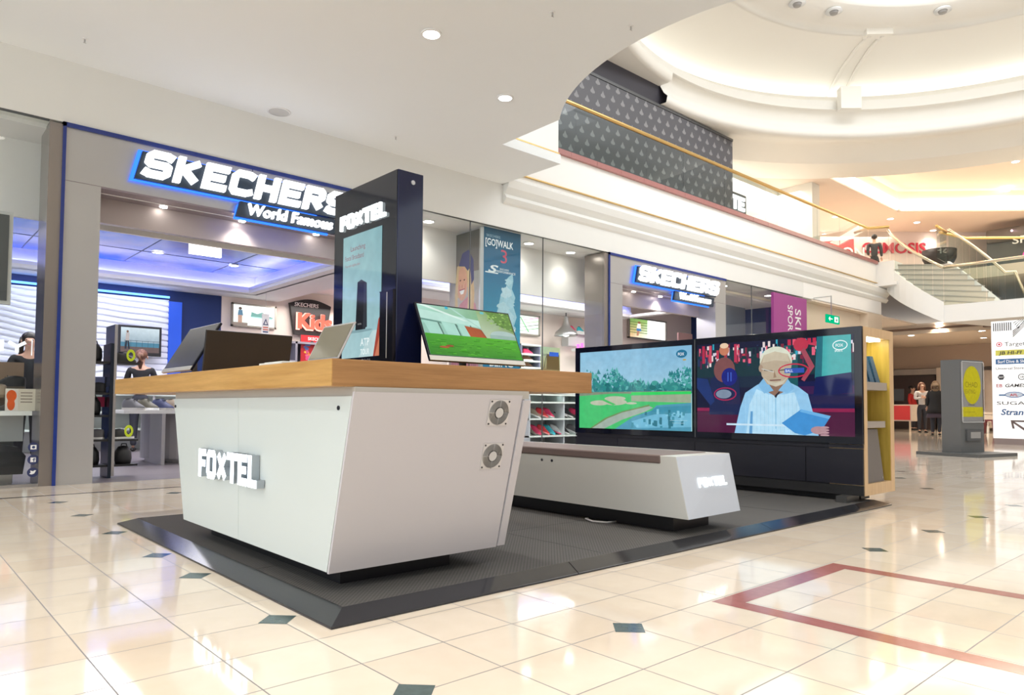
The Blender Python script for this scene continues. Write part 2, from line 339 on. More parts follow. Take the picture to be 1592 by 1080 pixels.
mo=MB(); prof=[(7.40,3.60),(7.36,3.66),(7.40,3.72),(7.33,3.80),(7.30,3.90),(7.36,3.96),(7.43,3.97)]
for (y0,z0),(y1,z1) in zip(prof[:-1],prof[1:]): mo.quad((6.52,y0,z0),(20.2,y0,z0),(20.2,y1,z1),(6.52,y1,z1))
mo.add([(6.52,y,z) for y,z in [(7.43,3.58)]+prof],[tuple(range(8))]); mo.quad((6.52,7.43,3.58),(20.2,7.43,3.58),(20.2,7.40,3.60),(6.52,7.40,3.60))
struct(mo.build('trim_4',white_wall,keep=True),'plaster cornice under the gallery fascia')
struct(MB().box(6.55,20.3,7.395,7.43,4.045,4.06).build('trim_5',brass,keep=True),'thin brass line along the gallery fascia')
g=MB()
x=6.66
while x<19.6:
    g.box(x,min(x+.595,19.6),7.38,7.66,4.55,4.63); x+=.6
tag(g.build('granite_coping',granite,keep=True),'red granite coping along the gallery edge','coping')
struct(MB().box(-9,34,-9.2,-9,0,3.85).build('wall_light_block',P('light_block_wall',(.30,.27,.29),.6,noise=.05,nscale=2),keep=True))  # unseen wall, added to cut the light from the camera side
# ================================================================== DOME
D=(11.3,2.25)
d=MB()
d.lathe([(8.0,6.36),(6.9,6.35)],*D,n=96)
d.lathe([(5.50,7.02),(5.55,7.0),(5.62,7.08),(5.60,7.24),(5.68,7.30),(5.80,7.32),(5.86,7.45),(6.0,7.46)],*D,n=128)
prof=[(6.35,7.42),(6.3,7.55),(6.0,7.75),(5.5,7.93),(4.9,8.02),(4.45,8.02),(4.35,8.0),(4.35,8.06),(4.2,8.1),(3.62,8.14),(3.58,8.3),(3.5,8.75)]
d.lathe(prof,*D,n=128)
d.lathe([(6.35,7.42),(6.0,7.40)],*D,n=96)
struct(d.build('ceiling',dome_m,smooth=True,keep=True))
# lower cornice tier on the right-hand part of the opening
lt=MB(); A0,A1=math.radians(-70),math.radians(93)
lt.lathe([(6.9,6.35),(6.75,6.42),(6.3,6.55),(6.0,6.56),(5.95,6.50),(5.65,6.5),(5.62,6.62),(5.70,6.7),(5.78,6.85),(5.62,7.0),(5.55,7.02)],*D,A0,A1,96)
lt.lathe([(5.50,7.03),(5.52,6.88),(5.62,6.86),(7.6,6.86)],*D,A1,math.radians(200),72)
struct(lt.build('ceiling',dome_m,smooth=True,keep=True))
cv=MB().lathe([(6.02,7.47),(6.25,7.47)],*D,n=96)
tag(cv.build('cove_lamp',ledsoft,keep=True),'continuous warm white strip lamp in the dome cove','lamp')
rb=MB()
for a in (46,100,-10):
    for s in (-1.6,1.6):
        pth=[]
        for r,z in prof[1:7]:
            q=math.radians(a+s); pth.append((D[0]+(r-.02)*math.cos(q),D[1]+(r-.02)*math.sin(q),z-.02))
        rb.tube(pth,.035,8)
struct(rb.build('trim_6',dome_m,smooth=True,keep=True),'curved ribs of the dome')
def radial_box(name,a,r,z0,z1,w,dp,mat):
    q=math.radians(a); U=Vector((-math.sin(q),math.cos(q),0)); Nn=Vector((math.cos(q),math.sin(q),0)); c=Vector((D[0],D[1],0))+Nn*r
    b=[c-U*w/2,c+U*w/2,c+U*w/2+Nn*dp,c-U*w/2+Nn*dp]
    mb=MB().hexa([tuple(p+Vector((0,0,z0))) for p in b],[tuple(p+Vector((0,0,z1))) for p in b]); return mb,c,U,Nn
mb,c,U,Nn=radial_box('',46.5,5.33,6.98,7.44,.42,.2,dome_m)
blk=thing('keystone_block',(c.x,c.y,7.0),'square white plaster block with a diamond relief on the dome ledge','plaster block')
mb.build('block',dome_m,blk)
dm=MB(); cc=c-Nn*.012+Vector((0,0,.225))
dm.prism([tuple(cc+U*.1),tuple(cc+Vector((0,0,.14))),tuple(cc-U*.1),tuple(cc-Vector((0,0,.14)))],tuple(-Nn*.02)); dm.build('diamond_relief',lgrey,blk)
mb,c,U,Nn=radial_box('',45.5,4.25,7.97,8.2,.5,.2,dome_m); tag(mb.build('plaster_boss',dome_m,keep=True),'plain white plaster boss on the upper dome ring','plaster block')
sk=thing('skylight',(D[0],D[1],8.9),'bright round skylight at the very top of the dome','skylight')
MB().lathe([(0.01,8.8),(3.5,8.72)],*D,n=48).build('pane',E('sky_light',(.95,.98,1),1.6),sk)
q=MB()
for k in range(4):
    a=k*PI/4; q.tube([(D[0]-3.45*math.cos(a),D[1]-3.45*math.sin(a),8.66),(D[0]+3.45*math.cos(a),D[1]+3.45*math.sin(a),8.66)],.04,6)
q.build('glazing_bars',white,sk)
for i,(a,r) in enumerate(((74.6,3.86),(62.4,3.82),(32.2,3.8))):
    q=math.radians(a); x,y=D[0]+r*math.cos(q),D[1]+r*math.sin(q)
    t=thing('ceiling_speaker',(x,y,8.2),['round white eyeball lamp leftmost on the upper dome ring','round white eyeball lamp second from the left on the upper dome ring','round white eyeball lamp right of the skylight on the dome ring'][i],'lamp')
    t.name='eyeball_lamp'
    MB().cyl((x,y,8.125),(x,y,8.09),.13,.15,24).build('rim',white,t,True); MB().cyl((x,y,8.09),(x,y,8.05),.08,.065,20).build('lens',grey,t,True)
# ================================================================== GALLERY
gc=MB(); X0,X1,Y0,Y1=16.9,34,-12,7.3
# flat gallery ceiling with a raised coffer (warm light cove round it)
def ringrect(mb,z,o,i):  # outer rect minus inner rect
    (a,b,c,d),(e,f_,g_,h)=o,i
    mb.box(a,b,c,g_,z,z+.05); mb.box(a,b,h,d,z,z+.05); mb.box(a,e,g_,h,z,z+.05); mb.box(f_,b,g_,h,z,z+.05)
def rp_(r,a): return (D[0]+r*math.cos(math.radians(a)),D[1]+r*math.sin(math.radians(a)))
def toY(a,Y): q=math.radians(a); k=(Y-D[1])/math.sin(q); return (D[0]+k*math.cos(q),Y)
aa=[42+i*6 for i in range(19)]
for a,b in zip(aa[:-1],aa[1:]):
    p=[rp_(7.98,a),toY(a,14.5),toY(b,14.5),rp_(7.98,b)]; gc.prism([(x,y,6.36) for x,y in p],(0,0,.05))
hole=[rp_(8.0,42),(21.6,7.6),(26.5,2.7),(26.5,-10)]
gc.prism([(x,y,6.36) for x,y in hole+[(36,-10),(36,14.5),toY(42,14.5)]],(0,0,.05))
struct(gc.build('ceiling',gal_ceil,keep=True))
cf=MB(); bb=[-60+i*6 for i in range(18)]
top=[rp_(7.95,a) for a in bb]+[(21.7,7.7),(26.6,2.8),(26.6,-10)]
cf.prism([(x,y,6.95) for x,y in top],(0,0,.05))
for p,q in zip(hole[:-1],hole[1:]): cf.quad((*p,6.36),(*q,6.36),(*q,6.95),(*p,6.95))
for a,b in zip(bb[:-1],bb[1:]): cf.quad((*rp_(7.97,a),6.36),(*rp_(7.97,b),6.36),(*rp_(7.97,b),6.95),(*rp_(7.97,a),6.95))
for k in range(4): cf.box(19.0+1.7*k,19.25+1.7*k,-8,5.2-1.5*k,6.86,6.95)
struct(cf.build('ceiling',gal_ceil,keep=True))
lc=MB()
for (p,q) in ((hole[0],hole[1]),(hole[1],hole[2])):
    a=Vector((*p,0)); b=Vector((*q,0)); u=(b-a).normalized(); n=Vector((u.y,-u.x,0)); a=a+n*.03+u*.1; b=b+n*.03-u*.05
    lc.quad(tuple(a+Vector((0,0,6.40))),tuple(b+Vector((0,0,6.40))),tuple(b+n*.1+Vector((0,0,6.62))),tuple(a+n*.1+Vector((0,0,6.62))))
tag(lc.build('cove_lamp',ledcove,keep=True),'warm strip lamp along the coffer above the upper gallery','lamp')
struct(MB().box(21.9,36,-12,7.4,4.25,4.55).box(21.05,21.9,6.35,7.4,4.25,4.55).box(19.9,36,7.4,14,4.25,4.55).box(6.6,19.9,7.62,14,4.25,4.55).build('floor',P('gallery_slab',(.72,.62,.50),.5),keep=True))
# patterned hoarding
def hoard_mat():
    m=bpy.data.materials.new('patterned_hoarding'); m.use_nodes=True; nt=m.node_tree; b=nt.nodes['Principled BSDF']; N=nt.nodes.new; Lk=nt.links.new
    g=N('ShaderNodeNewGeometry'); sp=N('ShaderNodeSeparateXYZ'); Lk(g.outputs['Position'],sp.inputs[0])
    def mth(op,a,b_=None):
        n=N('ShaderNodeMath'); n.operation=op
        for i,v in enumerate((a,b_)):
            if v is None: continue
            if isinstance(v,(int,float)): n.inputs[i].default_value=v
            else: Lk(v,n.inputs[i])
        return n.outputs[0]
    px,pz=.27,.19
    zz=mth('DIVIDE',sp.outputs[2],pz); row=mth('FLOOR',zz); off=mth('MULTIPLY',mth('MODULO',row,2),.5)
    u=mth('SUBTRACT',mth('FRACT',mth('ADD',mth('DIVIDE',sp.outputs[0],px),off)),.5); v=mth('SUBTRACT',mth('FRACT',zz),.45)
    # pear-shaped motif: wide low lobe pair and a pointed top
    au=mth('ABSOLUTE',u); d1=mth('SQRT',mth('ADD',mth('POWER',mth('MULTIPLY',mth('SUBTRACT',au,.10),1.3),2.0),mth('POWER',mth('ADD',v,.1),2.0)))
    tri=mth('ADD',mth('MULTIPLY',au,2.6),mth('ABSOLUTE',mth('SUBTRACT',v,.02)))
    k=mth('MAXIMUM',mth('LESS_THAN',d1,.15),mth('LESS_THAN',tri,.36))
    mx=N('ShaderNodeMix'); mx.data_type='RGBA'; mx.inputs[6].default_value=(.10,.10,.115,1); mx.inputs[7].default_value=(.27,.27,.28,1); Lk(k,mx.inputs[0]); Lk(mx.outputs[2],b.inputs['Base Color']); b.inputs['Roughness'].default_value=.5
    return m
h=thing('hoarding',(10,8.1,4.55),'dark hoarding wall with pale motif pattern behind the gallery glass','hoarding')
MB().box(7.2,13.52,8.0,8.15,4.55,6.42).build('patterned_panel',hoard_mat(),h)
MB().box(7.2,13.52,7.985,8.16,6.42,6.47).build('top_rail',dgrey,h)
MB().box(7.2,11.9,8.05,8.15,6.47,7.3).build('upper_panel',P('dark_violet_panel',(.045,.042,.055),.6),h)
# sign with lit letters past the hoarding
s=thing('lit_sign',(13.8,8.2,5.1),'small blue-white lit letter sign mounted beside the patterned hoarding','sign')
MB().box(13.6,14.5,8.25,8.35,5.05,5.5).build('sign_back',dgrey,s)
strokes('OTE',(13.62,8.25,5.12),(1,0,0),(0,0,1),(0,-1,0),.3,.24,.07,.03,.04).build('letters',ledlet,s)
struct(MB().box(13.9,17.6,8.9,9.05,4.55,6.36).box(17.2,17.6,8.0,8.9,4.55,6.36).build('wall_gallery',P('gallery_cream',(.75,.73,.66),.6,noise=.02),keep=True))
# glass balustrade
def balustrade(name,pts,zb,zt,label,railm,par=None):
    t=None if par else thing(name,(pts[0][0],pts[0][1],min(zb) if isinstance(zb,list) else zb),label,'balustrade')
    zb = zb if isinstance(zb,list) else [zb]*len(pts); zt = zt if isinstance(zt,list) else [zt]*len(pts)
    hr=MB().tube([(x,y,z) for (x,y),z in zip(pts,zt)],.035,10).build('handrail',railm,par or t,True)
    if par: t=hr
    for i in range(len(pts)-1):
        a=Vector((*pts[i],0)); b=Vector((*pts[i+1],0)); u=(b-a).normalized(); n=Vector((-u.y,u.x,0))*.006; a2=a+u*.008; b2=b-u*.008
        MB().hexa([tuple(a2-n+Vector((0,0,zb[i]))),tuple(b2-n+Vector((0,0,zb[i+1]))),tuple(b2+n+Vector((0,0,zb[i+1]))),tuple(a2+n+Vector((0,0,zb[i])))],
                  [tuple(a2-n+Vector((0,0,zt[i]-.03))),tuple(b2-n+Vector((0,0,zt[i+1]-.03))),tuple(b2+n+Vector((0,0,zt[i+1]-.03))),tuple(a2+n+Vector((0,0,zt[i]-.03)))]).build('glass_pane',glz2,t)
    return t
xs=[6.72,8.1,9.9,11.0,12.4,14.0,15.2,16.4,17.6,18.8,19.33]
balustrade('glass_balustrade',[(x,7.52) for x in xs]+[(19.55,7.08)],4.63,5.48,'long clear glass balustrade with brass handrail along the upper gallery',brass)
struct(MB().box(19.6,20.2,7.0,7.6,4.03,4.6).box(19.5,20.4,6.9,7.62,3.95,4.03).build('trim_7',fas,keep=True),'white end block where the gallery meets the stair')
# ================================================================== STAIR AND LANDING
def lerp(a,b,t): return a+(b-a)*t
def curve(p0,p1,p2,n):  # quadratic
    return [((1-t)**2*p0[0]+2*t*(1-t)*p1[0]+t*t*p2[0],(1-t)**2*p0[1]+2*t*(1-t)*p1[1]+t*t*p2[1]) for t in [i/n for i in range(n+1)]]
stair=thing('staircase',(20,6,3.2),'white curved staircase climbing from the hanging landing to the gallery','staircase')
stm=P('stair_white',(.9,.9,.88),.45); trd=P('stair_tread',(.76,.68,.58),.4)
Lc=curve((19.95,7.25),(19.25,6.75),(19.40,5.80),8); Rc=curve((21.0,6.15),(20.6,5.4),(21.15,4.95),8)
n=8
for i in range(n):
    z=lerp(4.58,3.30,(i+.5)/n); a,b,c,d_=Lc[i],Lc[i+1],Rc[i+1],Rc[i]
    MB().hexa([(a[0],a[1],z-.16),(b[0],b[1],z-.16),(c[0],c[1],z-.16),(d_[0],d_[1],z-.16)],[(a[0],a[1],z),(b[0],b[1],z),(c[0],c[1],z),(d_[0],d_[1],z)]).build('tread',[trd],stair)
for i in range(n):
    z=lerp(4.58,3.30,(i+.5)/n); a,b,c,d_=Lc[i],Lc[i+1],Rc[i+1],Rc[i]; w_=.12
    b2=(b[0]+(b[0]-a[0])*w_,b[1]+(b[1]-a[1])*w_); c2=(c[0]+(c[0]-d_[0])*w_,c[1]+(c[1]-d_[1])*w_)
    MB().hexa([(a[0],a[1],z),(b2[0],b2[1],z),(c2[0],c2[1],z),(d_[0],d_[1],z)],[(a[0],a[1],z+.03),(b2[0],b2[1],z+.03),(c2[0],c2[1],z+.03),(d_[0],d_[1],z+.03)]).build('nosing',P('nosing_grey',(.42,.39,.35),.4),stair)
def stringer(C,z0,z1,h0,h1,w,name):
    mb=MB(); k=len(C); vs=[]
    for i in range(k):
        za=lerp(z0,z1,i/(k-1)); ha=lerp(h0,h1,i/(k-1)); a=Vector((*C[i],0)); u=(Vector((*C[min(i+1,k-1)],0))-Vector((*C[max(i-1,0)],0))).normalized(); nn=Vector((-u.y,u.x,0))*w/2
        vs += [tuple(a-nn+Vector((0,0,za-ha))),tuple(a+nn+Vector((0,0,za-ha))),tuple(a+nn+Vector((0,0,za))),tuple(a-nn+Vector((0,0,za)))]
    mb.add(vs,[(i*4+q,i*4+(q+1)%4,i*4+4+(q+1)%4,i*4+4+q) for i in range(k-1) for q in range(4)]+[(0,3,2,1),(k*4-4,k*4-3,k*4-2,k*4-1)])
    return mb.build(name,stm,stair)
stringer(Lc,4.64,3.36,.78,.5,.1,'stringer'); stringer(Rc,4.64,3.36,.4,.45,.1,'stringer')
MB().hexa([(19.38,5.82,2.86),(19.3,-2,2.86),(22.5,-2,2.86),(22.0,4.9,2.86)],[(19.38,5.82,3.28),(19.3,-2,3.28),(22.5,-2,3.28),(22.0,4.9,3.28)]).build('landing',stm,stair)
MB().box(21.05,26,6.2,6.34,4.1,4.6).build('gallery_edge',stm,stair)
balustrade('stair_balustrade',Lc,[lerp(4.64,3.3,i/8) for i in range(9)],[lerp(5.48,4.21,i/8) for i in range(9)],'curved glass balustrade with pale handrail on the left side of the staircase',pale_brass,stair)
balustrade('stair_balustrade',Rc+[(21.2,4.75),(21.65,4.6)],[lerp(4.64,3.3,i/8) for i in range(9)]+[3.28,2.9],[lerp(5.48,4.21,i/8) for i in range(9)]+[4.21,3.55],'curved glass balustrade with pale handrail on the right side of the staircase',pale_brass,stair)
balustrade('landing_balustrade',[(19.40,5.80),(19.36,4.9),(19.33,4.0),(19.3,2.9),(19.3,1.8)],3.28,4.21,'straight glass balustrade along the front of the stair landing',pale_brass,stair)
balustrade('gallery_balustrade',[(21.0,6.35),(22.2,6.1),(23.3,5.0),(24.6,3.6)],4.55,5.45,'brass railed glass balustrade on the upper floor right of the stair',brass)
balustrade('stair_head_balustrade',[(20.9,6.25),(21.3,6.9),(20.4,6.9)] if 0 else [(20.1,6.15),(21.0,6.2)],4.6,5.42,'short glass balustrade at the head of the stair',brass,stair)
# upper shops
def pt3(x,y,z): return (x,y,z)
WA=Vector((21.84,10.43,0)); WU=Vector((.7436,-.6687,0)); WN=Vector((-.6687,-.7436,0))
def wp(t,off,z): q=WA+WU*t+WN*off; return (q.x,q.y,z)
ow=MB(); ow.hexa([wp(-4,0,4.5),wp(12,0,4.5),wp(12,-.2,4.5),wp(-4,-.2,4.5)],[wp(-4,0,6.36),wp(12,0,6.36),wp(12,-.2,6.36),wp(-4,-.2,6.36)])
struct(ow.build('wall_gallery',P('pink_white_wall',(.8,.68,.63),.6,noise=.02),keep=True))
ws=text('wall_sign','OSMOSIS',wp(1.80,.03,5.68),WU,(0,0,1),.34,P('sign_red',(.55,.02,.05),.4),None,.03,.02,1.07)
tag(ws,'red OSMOSIS lettering on the pale wall of the upper floor','sign')
rd=thing('promotional_banner',wp(.8,.05,5.3),'red banner with white capital words seen through the gallery glass','banner')
MB().hexa([wp(.1,.02,5.15),wp(1.55,.02,5.15),wp(1.55,.04,5.15),wp(.1,.04,5.15)],[wp(.1,.02,5.98),wp(1.55,.02,6.12),wp(1.55,.04,6.12),wp(.1,.04,5.98)]).build('cloth',P('banner_red',(.5,.07,.08),.5),rd)
text('lettering','ION ON',wp(.15,.05,5.52),WU,(0,0,1),.34,white,rd,.01,.02,1.0)
k=thing('kiosk_counter',(23.4,7.1,4.55),'round black counter standing on the upper floor beside the stair','counter')
MB().lathe([(.01,5.40),(.45,5.45),(.44,5.2),(.34,5.0),(.28,4.56)],23.4,7.1,n=32).build('body',black,k,True)
sh=thing('shopfront',(25,4.6,4.6),'dark upper floor shopfront with a pink script sign','shopfront')
MB().box(25,25.2,1.5,6.3,4.6,6.1).build('facade',P('shopfront_dark',(.10,.11,.115),.3,noise=.2,nscale=2),sh)
MB().cyl((24.95,6.25,5.95),(24.95,1.5,5.95),.2,n=20).build('fascia_drum',P('fascia_grey',(.23,.22,.21),.3),sh,True)
text('sign_letters','SPO',(24.72,5.6,5.60),(0,-1,0),(0,0,1),.22,white,sh,.01,.01,1.3)
text('script_letters','Skye',(24.95,5.5,4.95),(0,-1,0),(0,0,1),.5,P('pink_neon',(.7,.05,.3),.3,em=(.9,.08,.4),es=.6),sh,.01,0,.8,shear=.3)
for yy in (5.6,4.9,4.2): MB().ell((24.74,yy,6.0),(.03,.03,.03)).build('bulb',E('pink_bulb',(1,.6,.7),3),sh)
MB().box(24.9,24.99,3.0,4.0,4.7,5.4).build('window_pane',P('shop_pane',(.14,.2,.22),.1),sh)
# ================================================================== SHOP FRONT PORTALS
YF=7.43
def portal(x0,x1,cw,zt,label):
    t=thing('door_1' if x0<5 else 'door_2',((x0+x1)/2,YF,0),label,None,kind='structure')
    MB().box(x0+.03,x0+cw,YF,YF+.42,0,2.75).build('column',alu,t); MB().box(x1-cw,x1,YF,YF+.42,0,2.75).build('column',alu,t)
    hd=MB(); mid=(x0+x1)/2
    hd.box(x0+.03,mid-.004,YF,YF+.36,2.756,zt-.04).box(mid+.004,x1,YF,YF+.36,2.756,zt-.04); hd.build('header',alu,t)
    MB().box(x0+.03,x1,YF+.004,YF+.35,2.74,2.757).build('soffit',mauve,t)
    MB().box(x0+cw,x1-cw,YF+.17,YF+.185,2.735,2.741).build('soffit_track',white,t)
    MB().box(x0,x0+.028,YF-.02,YF+.1,0,zt).box(x0,x1,YF-.02,YF+.1,zt-.04,zt).build('blue_edging',blueedge,t)
    MB().box(x0+cw,x1-cw,YF+.36,YF+.44,2.50,2.75).build('inner_lintel',P('inner_lintel',(.52,.46,.45),.4,.2),t)
    MB().box(x0-.1,x0,YF+.0,YF+.42,0,zt-.02).build('side_return',P('side_return',(.30,.27,.25),.25,.6),t)
    for xx in (x0+cw+.62,(x0+x1)/2,x1-cw-.55):
        MB().cyl((xx,YF+.26,2.742),(xx,YF+.26,2.73),.035,n=16).build('downlight',ledhall,t)
    spot('portal_downlight',((x0+x1)/2,YF+.26,2.7),14)
    return t
portal(1.21,4.70,.32,3.28,'brushed metal entrance portal with cobalt edging at the left')
portal(8.79,12.28,.36,3.24,'further brushed metal entrance portal with cobalt edging')
def sk_sign(x,z,sc,label):
    t=thing('lit_sign',(x+1.15*sc,7.35,z-.2),label,'sign')
    def plate(w,h,X,Z,y0,y1,name,mat,sh=.12):
        p=[(X,y1,Z),(X+w,y1,Z),(X+w+sh*h*2,y1,Z+h),(X+sh*h*2,y1,Z+h)]
        MB().prism(p,(0,y0-y1,0)).build(name,mat,t)
    L=2.14*sc
    plate(L+.04,.275,x-.05,z-.03,7.345,7.385,'backing_plate',P('sign_backing',(.02,.035,.06),.4))
    plate(L*.53,.165,x+L*.43,z-.215,7.345,7.385,'backing_plate',P('sign_backing2',(.02,.035,.06),.4))
    plate(L*.9,.31,x-.085,z-.045,7.39,7.405,'halo_light',ledb); plate(L*.5,.16,x+L*.425,z-.235,7.39,7.405,'halo_light',ledb)
    strokes('SKECHERS',(x,7.345,z),(1,0,0),(0,0,1),(0,-1,0),.265,.236*sc,.066,.034*sc,.05,shear=.22,lw={'S':1.05}).build('main_letters',ledlet,t)
    text('script_letters','World Famous',(x+L*.475,7.30,z-.185),(1,0,0),(0,0,1),.118,ledlet,t,.04,.03,.98,shear=.15)
sk_sign(1.84,2.905,1,'large lit white lettered shop sign with blue halo over the nearer entrance')
sk_sign(9.45,2.85,1.1,'lit white lettered shop sign with blue halo over the further entrance')
# windows
def window(n,xs,label):
    t=thing('window_%d'%n,(xs[0],7.45,0),label,None,kind='structure')
    for a,b in zip(xs[:-1],xs[1:]): MB().box(a+.004,b-.004,7.45,7.462,.02,3.27 if b<2 else 3.235).build('pane',glz,t)
    MB().box(xs[0],xs[-1],7.44,7.48,3.235 if xs[0]>2 else 3.27,3.26 if xs[0]>2 else 3.29).build('head_rail',dgrey,t)
    MB().box(xs[0],xs[-1],7.435,7.475,0,.025).build('sill_rail',steel,t)
    for a in xs[1:-1]: MB().box(a-.004,a+.004,7.448,7.464,.02,3.235).build('joint',dgrey,t)
window(1,[-6,-3.5,-1.2,1.11],'clear shop window left of the nearer entrance')
window(2,[4.71,5.957,7.335,8.69],'clear shop window between the two entrances')
window(3,[12.29,13.29,15.5],'clear shop window right of the further entrance')
# ================================================================== STORE SHELL
back=P('store_back_wall',(.83,.72,.66),.6,noise=.02); sw=MB()
sw.box(4.66,8.0,13.0,13.1,0,3.3).box(8.0,15.9,10.6,10.7,0,3.3).box(7.95,8.05,10.6,13.1,0,3.3)
struct(sw.build('wall_store_back',back,keep=True))
struct(MB().box(-6,4.66,13.02,13.15,0,3.3).build('wall_store_back',navy,keep=True))
struct(MB().box(15.85,15.95,7.6,10.7,0,3.25).box(-6.1,-6,7.6,13.1,0,3.3).build('wall_store_side',navy,keep=True))
scm=P('store_ceiling',(.84,.82,.8),.7)
c=MB(); c.box(-6,15.9,7.6,8.12,3.24,3.28); c.box(-6,4.7,8.1,8.14,2.5,3.27) ; c.box(4.7,9.2,8.1,8.14,2.5,3.27)
def traysoffit(mb,X0,X1,Y0,Y1,x0,x1,y0,y1,z):
    mb.box(X0,X1,Y0,y0,z,z+.05).box(X0,X1,y1,Y1,z,z+.05).box(X0,x0,y0,y1,z,z+.05).box(x1,X1,y0,y1,z,z+.05)
traysoffit(c,-6,5.7,8.12,13.0,-5.4,4.89,8.2,12.3,2.70); traysoffit(c,5.7,12.4,8.12,10.6,5.95,12.2,8.2,9.7,2.70); c.box(12.4,15.9,8.14,10.6,3.15,3.2)
c.box(5.7,8.0,10.6,13,2.95,3.0)
struct(c.build('ceiling',scm,keep=True))
def cloud_mat():
    m=bpy.data.materials.new('printed_sky_panels'); m.use_nodes=True; nt=m.node_tree; b=nt.nodes['Principled BSDF']; N=nt.nodes.new; Lk=nt.links.new
    g=N('ShaderNodeNewGeometry'); n=N('ShaderNodeTexNoise'); n.inputs['Scale'].default_value=.9; n.inputs['Detail'].default_value=3; Lk(g.outputs['Position'],n.inputs['Vector'])
    r=N('ShaderNodeValToRGB'); r.color_ramp.elements[0].position=.42; r.color_ramp.elements[0].color=(.02,.14,.75,1); r.color_ramp.elements[1].position=.68; r.color_ramp.elements[1].color=(.36,.36,.62,1)
    Lk(n.outputs['Fac'],r.inputs[0]); Lk(r.outputs[0],b.inputs['Base Color']); b.inputs['Roughness'].default_value=.25
    return m
bl=MB().box(-5.6,5.05,8.15,12.45,3.0,3.05).box(5.8,12.4,8.15,9.85,3.0,3.05)
for x in [-5.2+1.35*i for i in range(8)]: bl.box(x,x+.012,8.2,12.4,2.996,3.0,1)
for y in (9.2,10.3,11.4): bl.box(-5.5,5,y,y+.012,2.996,3.0,1)
struct(bl.build('ceiling',[cloud_mat(),navy],keep=True))
lv=MB(); lv.box(-5.45,5.02,12.41,12.43,2.752,2.79).box(5.01,5.03,8.2,12.4,2.752,2.79).box(5.9,12.3,9.80,9.83,2.752,2.79)
tag(lv.build('cove_lamp',ledv,keep=True),'violet strip lamp around the blue shop ceiling tray','lamp')
# cove faces behind the strip, the lamp's violet glow put into their colour
cf=MB(); cf.box(-5.5,4.90,12.30,12.315,2.75,2.80).box(4.875,4.89,8.2,12.3,2.75,2.80).box(5.9,12.25,9.69,9.70,2.75,2.80).box(-5.6,5.1,12.44,12.48,2.7,3.02).box(5.04,5.08,8.2,12.45,2.7,3.02).box(5.8,12.4,9.84,9.88,2.7,3.02)
struct(cf.build('trim_8',P('cove_glow_tint',(.75,.77,.95),.5),keep=True),'cove face around the blue ceiling, tinted for its violet lamp glow')
def dl(x,y,z,label,group,r=.06,power=0,col=(1,.95,.88),mat=None):
    t=thing('downlight',(x,y,z-.02),label,'downlight',group)
    MB().lathe([(r*1.25,z),(r*1.25,z-.012),(r,z-.014)],x,y,n=24).build('rim',white,t)
    MB().cyl((x,y,z-.001),(x,y,z-.012),r,n=24).build('lens',mat or ledhall,t)
    if power: spot('shop_spot',(x,y,z-.03),power,col)
for (x,y) in ((1.6,9.0),(3.0,9.3),(4.2,9.4),(1.9,11.2),(3.1,11.3),(4.3,11.5),(.6,9.4),(.3,11),(-1,9.4),(-2,11)):
    dl(x,y,2.998,'round downlight set in the blue shop ceiling','downlights in the blue shop ceiling',.07,42)
for (x,y) in ((6.5,9.0),(8.0,9.1),(9.6,9.0),(11.2,9.1)):
    dl(x,y,2.998,'round downlight set in the blue ceiling strip behind the middle window','downlights in the further blue ceiling strip',.07,26)
for (x,y) in ((13.2,9.3),(14.6,9.3)): dl(x,y,3.149,'added downlight brightening the wall behind the further entrance','added downlights behind the further entrance',.07,40)  # added lamps, only there to brighten the dark back wall
for (x,y) in ((5.55,7.85),(7.42,7.85),(8.35,7.85),(12.9,7.85),(14.7,7.85),(.2,7.85)):
    dl(x,y,3.24,'bright downlight in the white ceiling right behind the shop glass','downlights behind the shop glass',.07,12)
area('shop_ceiling_lamp',(2.5,10.6,2.9),3,2,60,(.98,.97,1)); area('shop_ceiling_lamp',(9.5,8.9,2.9),5,1.0,90,(1,.93,.86)); area('shop_ceiling_lamp',(6.6,12.0,2.65),1.8,1.6,40,(1,.93,.86))
# wavy white wall panel with television
wv=MB(); nx,nz=60,260
def wpan(x0,x1):
    vs=[];fs=[]
    for j in range(nz+1):
        for i in range(31):
            x=x0+(x1-x0)*i/30; z=.9+1.62*j/nz
            vs.append((x,12.92+.045*abs(math.cos(z*31+1.5*math.sin(x*3.1+z)+.8*math.sin(x*5.3+z*2)))**30,z))
    for j in range(nz):
        for i in range(30): fs.append((j*31+i,j*31+i+1,(j+1)*31+i+1,(j+1)*31+i))
    return MB().add(vs,fs)
wavem=P('wavy_white_panel',(.86,.88,1),.4)
t=thing('wall_panel',(2.6,12.95,.9),'white wavy textured wall panel lit blue along its top edge','wall panel')
wpan(1.2,3.74).build('panel',wavem,t,True); MB().box(3.74,3.95,12.9,13.0,.9,2.5).build('blue_return',bluew,t)
MB().box(1.2,3.74,12.88,12.92,2.55,2.58).build('lamp_strip',E('blue_strip',(.1,.3,1),3),t)
area('wavy_panel_wash',(2.6,12.5,2.62),2.6,.08,6,(.72,.8,1),(math.radians(20),0,0))
